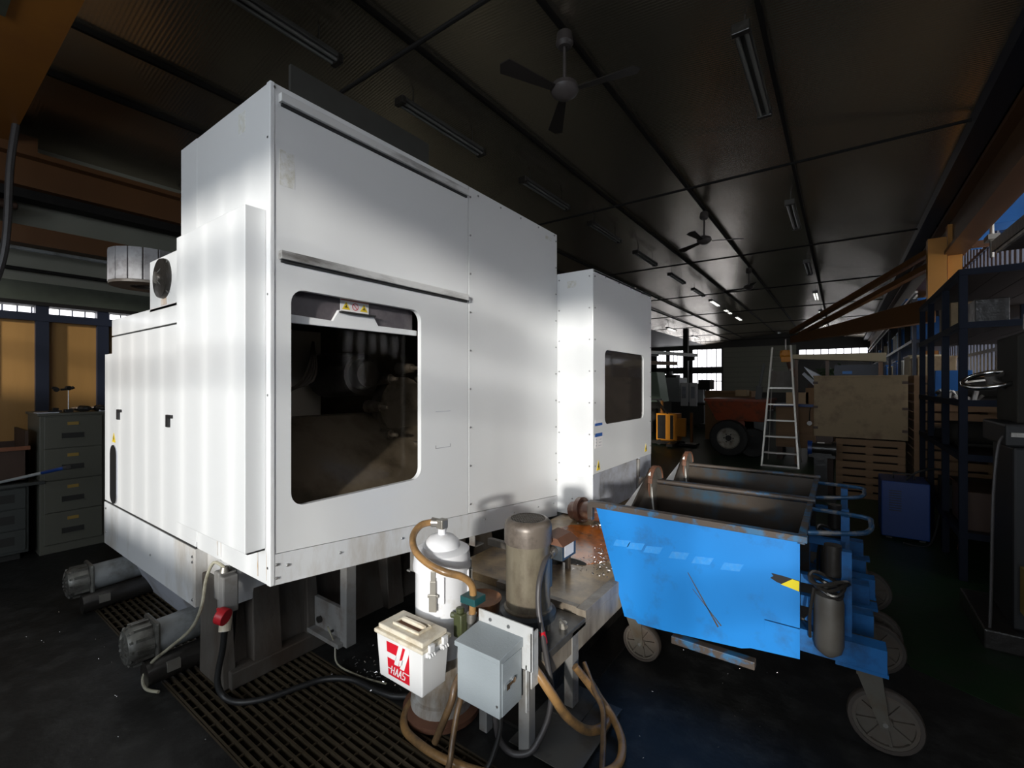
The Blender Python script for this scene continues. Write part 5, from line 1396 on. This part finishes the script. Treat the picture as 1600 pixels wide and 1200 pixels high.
for k in range(6): nu.cyl((-2.02 + .09 * math.cos(k * 1.047), 11.0, .4 + .09 * math.sin(k * 1.047)), (-2.02 + .09 * math.cos(k * 1.047), 10.98, .4 + .09 * math.sin(k * 1.047)), .018, n=8)
nu.build('hub_nuts', OILDARK, wl_)
MB().lathe((-1.56, 11.15, .32), [(.15, -.08), (.30, -.09), (.32, -.04), (.32, .04), (.30, .09), (.15, .08), (0.001, .05)], (0, 1, 0), 26).build('wheel', TYRE, DP)
MB().lathe((-2.02, 12.25, .40), [(.001, -.09), (.38, -.10), (.405, -.05), (.405, .05), (.38, .10), (.001, .09)], (0, 1, 0), 26).build('wheel', TYRE, DP)
MB().bar((-1.48, 11.3, 1.2), (-1.45, 11.3, 1.55), .10, .12).bar((-1.45, 11.3, 1.55), (-1.36, 11.3, 2.05), .04, .05).build('exhaust_stack', FIXT, DP)
BC = thing('large_carton', 'tall brown carton behind the site dumper', 'box', (-2.6, 14.0, 0))
MB().box(-3.20, 14.0, 0, -2.0, 15.0, 1.40).build('carton', CARD, BC, bev=.005)
MB().box(-3.0, 13.995, .70, -2.6, 14.0, .80).build('dark_label', FIXT, BC)
MB().box(-3.20, 13.996, 1.33, -2.0, 14.0, 1.336).build('flap_seam', WICKER, BC)
tag(MB().box(-2.30, 14.0, 1.40, -2.02, 14.4, 1.405).box(-2.33, 13.6, 1.27, -2.05, 13.98, 1.44).build('small_carton', CARDL, bev=.004), 'small pale carton on the dumper in front of the tall brown carton', 'box')
# pallet truck
PT = thing('pallet_stacker', 'orange-yellow pallet stacker far behind the carts', 'forklift', (-3.6, 12.2, 0))
MB().box(-4.0, 12.1, .12, -3.45, 12.5, .82).build('battery_box', TRUCK, PT, bev=.01)
MB().hexa([(-3.50, 12.02, .25), (-3.22, 12.02, .25), (-3.22, 12.1, .25), (-3.50, 12.1, .25)], [(-3.42, 12.02, .72), (-3.22, 12.02, .72), (-3.22, 12.1, .72), (-3.42, 12.1, .72)]).build('cover', TRUCK, PT)
MB().box(-3.95, 12.06, .15, -3.75, 12.1, .78).box(-3.62, 12.06, .15, -3.55, 12.1, .78).build('side_panel', OILDARK, PT)
for xx in (-3.95, -3.18): MB().box(xx, 12.3, .05, xx + .05, 12.4, 1.15 if xx < -3.5 else .85).build('mast', CRANE, PT)
MB().box(-4.05, 11.9, .04, -3.4, 12.3, .12).box(-3.55, 11.5, .03, -3.4, 12.0, .10).box(-3.3, 11.9, .03, -2.95, 12.3, .08).build('fork', OILDARK, PT)
for k in range(2): MB().cyl((-3.9 + .6 * k, 12.0, .07), (-3.9 + .6 * k, 12.06, .07), .07, n=14).build('wheel', BLACK, PT)
MB().bar((-3.7, 12.1, .82), (-3.85, 11.7, 1.2), .03, .03).box(-3.98, 11.66, 1.18, -3.72, 11.7, 1.22).build('tiller', BLACK, PT)
# distant machines at the left
GM = thing('green_machine', 'pale green machine column at the left edge of the far view', 'machine', (-5.2, 15.5, 0))
MB().box(-5.9, 15.0, 0, -4.75, 16.0, 1.0).build('base', DARKMACH, GM, bev=.02)
MB().hexa([(-5.8, 15.05, 1.0), (-4.8, 15.05, 1.0), (-4.8, 15.9, 1.0), (-5.8, 15.9, 1.0)], [(-5.8, 15.05, 2.0), (-4.95, 15.05, 2.0), (-4.95, 15.9, 2.0), (-5.8, 15.9, 2.0)]).build('column', GREENM, GM, bev=.03)
GY = thing('grey_lathe', 'grey lathe with white doors standing before the far windows', 'machine', (-5.2, 18.5, 0))
MB().box(-6.1, 18.2, 0, -4.2, 19.4, .9).build('base', FIXT, GY, bev=.02)
MB().box(-6.1, 18.2, .9, -5.1, 19.3, 1.85).build('headstock_cover', GREYM, GY, bev=.03)
for xx in (-5.05, -4.72): MB().box(xx, 18.15, .75, xx + .28, 18.2, 1.65).build('door', LABELW, GY, bev=.01)
MB().box(-5.0, 18.14, 1.05, -4.85, 18.15, 1.5).box(-4.66, 18.14, 1.05, -4.52, 18.15, 1.5).build('door_window', GREYBLUE, GY)
MB().box(-4.95, 18.3, .9, -4.25, 19.3, 1.62).build('rear_guard', GREYM, GY, bev=.02)
MB().cyl((-5.6, 18.6, 1.85), (-5.6, 18.6, 2.1), .12, n=12).box(-5.95, 18.4, 1.85, -5.3, 19, 1.97).build('top_motor', OILDARK, GY)
GZ = thing('drill_press', 'dark drill press standing between the grey lathe and brown carton', 'machine', (-3.9, 17.5, 0))
MB().box(-4.2, 17.3, 0, -3.7, 17.8, .15).cyl((-3.95, 17.6, .15), (-3.95, 17.6, 1.6), .06, n=12).build('column', OILDARK, GZ)
MB().box(-4.2, 17.2, .85, -3.7, 17.7, .90).box(-4.15, 17.1, 1.4, -3.75, 17.8, 1.75).build('head', DARKMACH, GZ, bev=.02)
MB().cyl((-3.95, 17.25, 1.4), (-3.95, 17.25, 1.15), .04, .02, n=10).build('spindle', STEEL, GZ)
BB = thing('wall_bench', 'low bench of machine parts below the far windows', 'bench', (-5.2, 22, 0))
MB().box(-7.2, 22, .85, -4.6, 22.8, .92).box(-7.1, 22.1, 0, -7.0, 22.7, .85).box(-4.8, 22.1, 0, -4.7, 22.7, .85).build('bench_top', FIXT, BB)
MB().box(-6.6, 22.2, .92, -6.0, 22.6, 1.5).box(-5.7, 22.2, .92, -5.3, 22.6, 1.35).cyl((-5.0, 22.3, .92), (-5.0, 22.3, 1.6), .1, n=12).build('machine_vise', DARKMACH, BB)
LB = thing('long_stock_rack', 'horizontal bar stock on cantilever arms in front of the far windows', 'rack', (-5.5, 16.5, 2.6))
MB().box(-6.5, 16.8, 0, -6.35, 17.0, 4.0).box(-5.55, 20.3, 0, -5.35, 20.5, 4.0).build('post', OILDARK, LB)
MB().bar((-6.8, 15.8, 2.86), (-4.9, 19.9, 2.80), .18, .12).build('white_tube', BINWHITE, LB)
MB().bar((-6.8, 15.6, 2.42), (-5.35, 18.6, 2.42), .16, .14).build('brown_beam', CRANEB, LB)
MB().bar((-6.4, 16.9, 2.74), (-5.8, 17.8, 2.74), .06, .10).bar((-5.45, 20.4, 2.68), (-5.0, 20.0, 2.68), .06, .16).build('arm', OILDARK, LB)

# ================================================================== RIGHT SIDE
MAST = mat('orange_mast_paint', (0.50, 0.215, 0.03), 0.42, var=0.1, vs=2)
JB = thing('jib_crane', 'brown-orange jib crane with slanting stays mounted at the right wall', 'crane', (1.1, 8.9, 2.6))
MB().box(1.00, 8.70, 2.66, 1.20, 8.86, 3.66).build('mast_plate', MAST, JB)
MB().box(1.22, 8.8, 2.55, 1.37, 8.95, 3.85).build('mast_plate', MAST, JB)
MB().box(1.15, 8.86, 2.6, 1.72, 8.95, 2.7).box(1.15, 8.86, 3.50, 1.72, 8.95, 3.58).build('mast_bracket', CRANEB, JB)
MB().hexa([(-.90, 11.65, 2.50), (-.82, 11.75, 2.50), (1.12, 9.0, 2.50), (1.02, 8.85, 2.50)], [(-.90, 11.65, 2.64), (-.82, 11.75, 2.64), (1.12, 9.0, 2.84), (1.02, 8.85, 2.84)]).build('boom', CRANEB, JB)
MB().bar((1.05, 8.88, 3.52), (-.88, 11.70, 2.74), .10, .08).build('stay', CRANEB, JB)
MB().bar((1.08, 8.90, 3.33), (-.70, 11.50, 2.66), .10, .08).build('stay', CRANEB, JB)

RK = thing('steel_rack', 'tall slate blue steel rack with dark shelves at the right', 'rack', (1.2, 6.2, 0))
rx0, rx1 = .78, 1.62
yy_ = (5.15, 5.92, 6.78, 7.42)
for y in yy_:
    p = MB().box(rx0, y - .025, 0, rx0 + .05, y + .025, 2.53).build('post', RACKB, RK)
    copy_piece(p, (rx1 - rx0, 0, 0))
for z in (2.48, 2.05, 1.42, .98, .35):
    MB().box(rx0 - .005, 5.12, z, rx0 + .04, 7.45, z + .05).box(rx0, 5.115, z, rx1 + .05, 5.155, z + .05).build('shelf_beam', RACKB, RK)
    s0 = MB().box(rx0 + .04, 5.16, z + .005, rx0 + .24, 7.44, z + .03).build('shelf_board', SHELFW, RK)
    for k in range(1, 4): copy_piece(s0, (.205 * k, 0, 0))
# things on the rack
def shelf_thing(name, m_, x0, y0, z0, x1, y1, z1, label, cat, extra=None):
    mb = MB().box(x0, y0, z0, x1, y1, z1)
    if extra == 'motor': mb = MB().cyl((x0, (y0 + y1) / 2, (z0 + z1) / 2), (x1, (y0 + y1) / 2, (z0 + z1) / 2), (z1 - z0) / 2, n=14).box(x0 + .05, y0, z0, x1 - .05, y1, z0 + .03)
    if extra == 'bin': mb = MB().hexa([(x0, y0, z0), (x1, y0, z0), (x1, y1, z0), (x0, y1, z0)], [(x0, y0 - .03, z1), (x1, y0 - .03, z1), (x1, y1 + .03, z1), (x0, y1 + .03, z1)])
    return tag(mb.build(name, m_, bev=.006), label, cat)
shelf_thing('grey_carton', CRATE, .85, 6.0, 2.08, 1.2, 6.6, 2.38, 'greenish tan carton on the second rack shelf from the top', 'box')
shelf_thing('parts_bin', BINBLUE, .85, 6.9, 1.45, 1.15, 7.2, 1.75, 'bright blue parts bin on the middle rack shelf', 'bin', 'bin')
shelf_thing('steel_block', OILDARK, .9, 5.3, 2.08, 1.1, 5.6, 2.3, 'black steel block on the second shelf by the nearest rack post', 'block')
shelf_thing('old_motor', OILDARK, .85, 5.35, 1.45, 1.2, 5.6, 1.66, 'dark old motor lying on the middle rack shelf', 'motor', 'motor')
shelf_thing('gear_casting', DARKMACH, .85, 6.0, 1.01, 1.2, 6.35, 1.24, 'dark round casting lying on the lower rack shelf', 'casting', 'motor')
shelf_thing('tool_tray', OILDARK, .84, 6.85, 1.01, 1.3, 7.3, 1.12, 'flat black tool tray on the lower rack shelf', 'tray', 'bin')
shelf_thing('orange_carton', TRUCK, .85, 7.3, 1.01, .93, 7.4, 1.07, 'tiny bright orange carton on the lower rack shelf', 'box')
shelf_thing('rack_carton', WICKER, .85, 5.3, .38, 1.3, 5.9, .7, 'dark brown carton on the bottom rack shelf', 'box')
shelf_thing('black_tool_case', BLACK, .85, 6.1, .38, 1.3, 6.7, .62, 'black tool case on the bottom rack shelf', 'case')
bl = MB()
for k in range(26):
    yq = 5.25 + .08 * k
    bl.cyl((.86 + rnd.uniform(0, .1), yq, 1.45), (.86 + rnd.uniform(0, .1), yq, 1.45 + rnd.uniform(.03, .10)), rnd.uniform(.012, .03), n=8)
stuff(tag(bl.build('small_parts', STEEL, loc=(.9, 6, 1.45)), 'jumble of small steel parts along the middle rack shelf', 'parts'))
# second rack row along the wall with coloured boxes
R2 = thing('storage_rack', 'long dark rack of coloured boxes along the right wall far behind', 'rack', (1.3, 17, 0))
for y in (10.2, 12.6, 15.0, 17.4, 19.8, 22.2, 24.6):
    MB().box(.98, y - .03, 0, 1.03, y + .03, 3.1).build('post', NAVY, R2)
for z in (.9, 1.6, 2.3, 2.95):
    MB().box(.97, 10.2, z, 1.7, 24.6, z + .05).build('shelf', NAVY, R2)
bins = [(10.4, 1.65, .9, .42, CRATE, 'tan'), (11.5, 1.65, .9, .50, BINCREAM, 'cream'), (12.7, 1.65, 1.0, .45, BINWHITE, 'white'), (14.0, 1.65, .8, .5, BINBLUE, 'blue'),
        (15.2, 1.65, 1.2, .42, BINCREAM, 'cream'), (17.0, 1.65, 1.0, .5, BINBLUE, 'blue'), (10.5, 2.35, .8, .4, BINBLUE, 'blue'), (11.6, 2.35, .7, .45, DARKMACH, 'dark grey'),
        (12.8, 2.35, 1.1, .42, BINBLUE, 'blue'), (14.2, 2.35, .7, .4, BINWHITE, 'white'), (15.3, 2.35, 1.2, .42, BINBLUE, 'blue'), (17.6, 2.35, 1.2, .38, BINCREAM, 'cream'),
        (12.0, 3.0, .9, .3, BINBLUE, 'blue'), (14.5, 3.0, 1.0, .35, CARD, 'brown'), (19.9, 1.65, 1.5, .45, BINWHITE, 'white'), (19.9, 2.35, 1.4, .4, BINBLUE, 'blue')]
shn = {1.65: 'second', 2.35: 'third', 3.0: 'top'}
cnt = {}
for y, z, w_, h_, m_, cl in bins:
    cnt[z] = cnt.get(z, 0) + 1
    B_ = thing('storage_box', '%s box, %s from the near end on the %s shelf of the long rack' % (cl, ordw[cnt[z] - 1], shn[z]), 'box', (1.25, y + w_ / 2, z), 'coloured boxes on the long rack')
    MB().box(1.06, y, z, 1.55, y + w_, z + h_).build('box_body', m_, B_, bev=.01)
    rb = MB().box(1.05, y + .03, z + .02, 1.06, y + .07, z + h_ - .03).build('rib', m_, B_)
    for k in range(1, int(w_ / .16)): copy_piece(rb, (0, .16 * k, 0))
    MB().box(1.045, y - .01, z + h_ - .03, 1.56, y + w_ + .01, z + h_).build('rim', m_, B_)
# long bars over the crates on the rack top
BS = thing('bar_stock', 'long pale bars lying along the top of the right-hand rack', 'bars', (1.05, 14, 3.05))
for k in range(5):
    MB().bar((.95 + .05 * k, 9.4 + .5 * k, 3.03 + .02 * k), (.93 + .06 * k, 22 - k, 3.03 + .02 * k), .035, .035).build('bar', (STEEL, BINWHITE, FIXT, STEEL, CARDL)[k], BS)
# blue housings and beam fittings near the upper right window
BH = thing('wall_machine', 'blue ducted housing hung high at the right wall', 'duct', (1.6, 8.5, 3.6))
MB().box(1.42, 7.9, 3.55, 1.78, 8.3, 3.88).build('housing', BINBLUE, BH, bev=.01)
MB().prism([(8.35, 3.78), (9.6, 3.62), (9.6, 3.92), (8.35, 3.95)], 'x', 1.58, 1.70).build('blue_panel', BINBLUE, BH)
MB().cyl((1.45, 7.7, 3.1), (1.45, 7.7, 3.62), .02, n=8).box(1.40, 7.6, 3.3, 1.5, 7.8, 3.36).build('stand_fitting', CLASP, BH)
TR = thing('cable_tray', 'dark sloping cable tray at the upper right above the rack', 'tray', (1.4, 6.5, 2.9))
MB().bar((1.55, 4.9, 3.10), (1.52, 7.3, 3.14), .30, .12).build('tray', OILDARK, TR)
MB().bar((1.42, 4.9, 3.02), (1.40, 7.2, 3.06), .03, .03).build('rail', STEEL, TR)
# old milling machine at the right edge
MM = thing('milling_machine', 'dark milling machine with a bright handwheel at the right edge', 'machine', (1.0, 4.2, 0))
MB().hexa([(.87, 4.05, 1.36), (1.30, 4.05, 1.36), (1.30, 4.5, 1.36), (.87, 4.5, 1.36)], [(.87, 4.05, 1.90), (1.30, 4.05, 2.08), (1.30, 4.5, 2.08), (.87, 4.5, 1.90)]).build('column', DARKMACH, MM, bev=.01)
MB().box(.80, 3.95, 1.22, 1.5, 4.5, 1.36).box(.84, 3.98, .12, 1.35, 4.45, 1.22).build('knee', BLACK, MM, bev=.015)
MB().box(.70, 3.9, 0, 1.5, 4.6, .12).build('base', OILDARK, MM, bev=.01)
hw = []
cc_ = Vector((.80, 4.26, 1.63)); ax = Vector((-.25, -.35, 1.0)).normalized(); u_ = ax.orthogonal().normalized(); v_ = ax.cross(u_)
whl = MB().tube([cc_ + (u_ * math.cos(2 * math.pi * i / 24) + v_ * math.sin(2 * math.pi * i / 24)) * .135 for i in range(24)], .016, n=10, sub=1, closed=True).build('handwheel', CHROME, MM)
spk = MB().cyl(cc_ - ax * .03, cc_ + ax * .03, .03, n=12)
for k in range(3): spk.bar(cc_, cc_ + (u_ * math.cos(k * 2.094) + v_ * math.sin(k * 2.094)) * .13, .022, .012)
spk.build('wheel_spokes', STEEL, whl)
MB().bar(cc_ - ax * .02, (.95, 4.32, 1.55), .03, .03).build('wheel_shaft', OILDARK, MM)
MB().box(.82, 3.93, 1.285, 1.2, 3.95, 1.31).build('table_slot', STEEL, MM)
MB().lathe((1.0, 4.02, 2.10), [(.075, -.004), (.083, -.004), (.083, .004), (.075, .004), (.075, -.004)], (.1, 1, .2), 20).build('ring_bolt', STEEL, MM)
MB().box(.95, 4.1, 1.95, 1.2, 4.3, 2.05).build('top_block', OILDARK, MM)
tag(MB().box(.86, 3.82, .25, 1.1, 3.95, .52).box(.88, 3.815, .29, 1.0, 3.82, .47).build('yellow_crate', BRASS, bev=.005), 'yellow plastic crate low at the right edge of the view', 'crate')
hose('grey_hose', [(.83, 4.02, 1.30), (.78, 3.98, 1.24), (.755, 3.96, 1.0), (.745, 3.95, .7), (.74, 3.95, .35), (.73, 3.94, .02)], .008, CABLEG, 'thin grey hose hanging down the front of the milling machine', 'hose', n=6)
print('objects', len(bpy.data.objects))
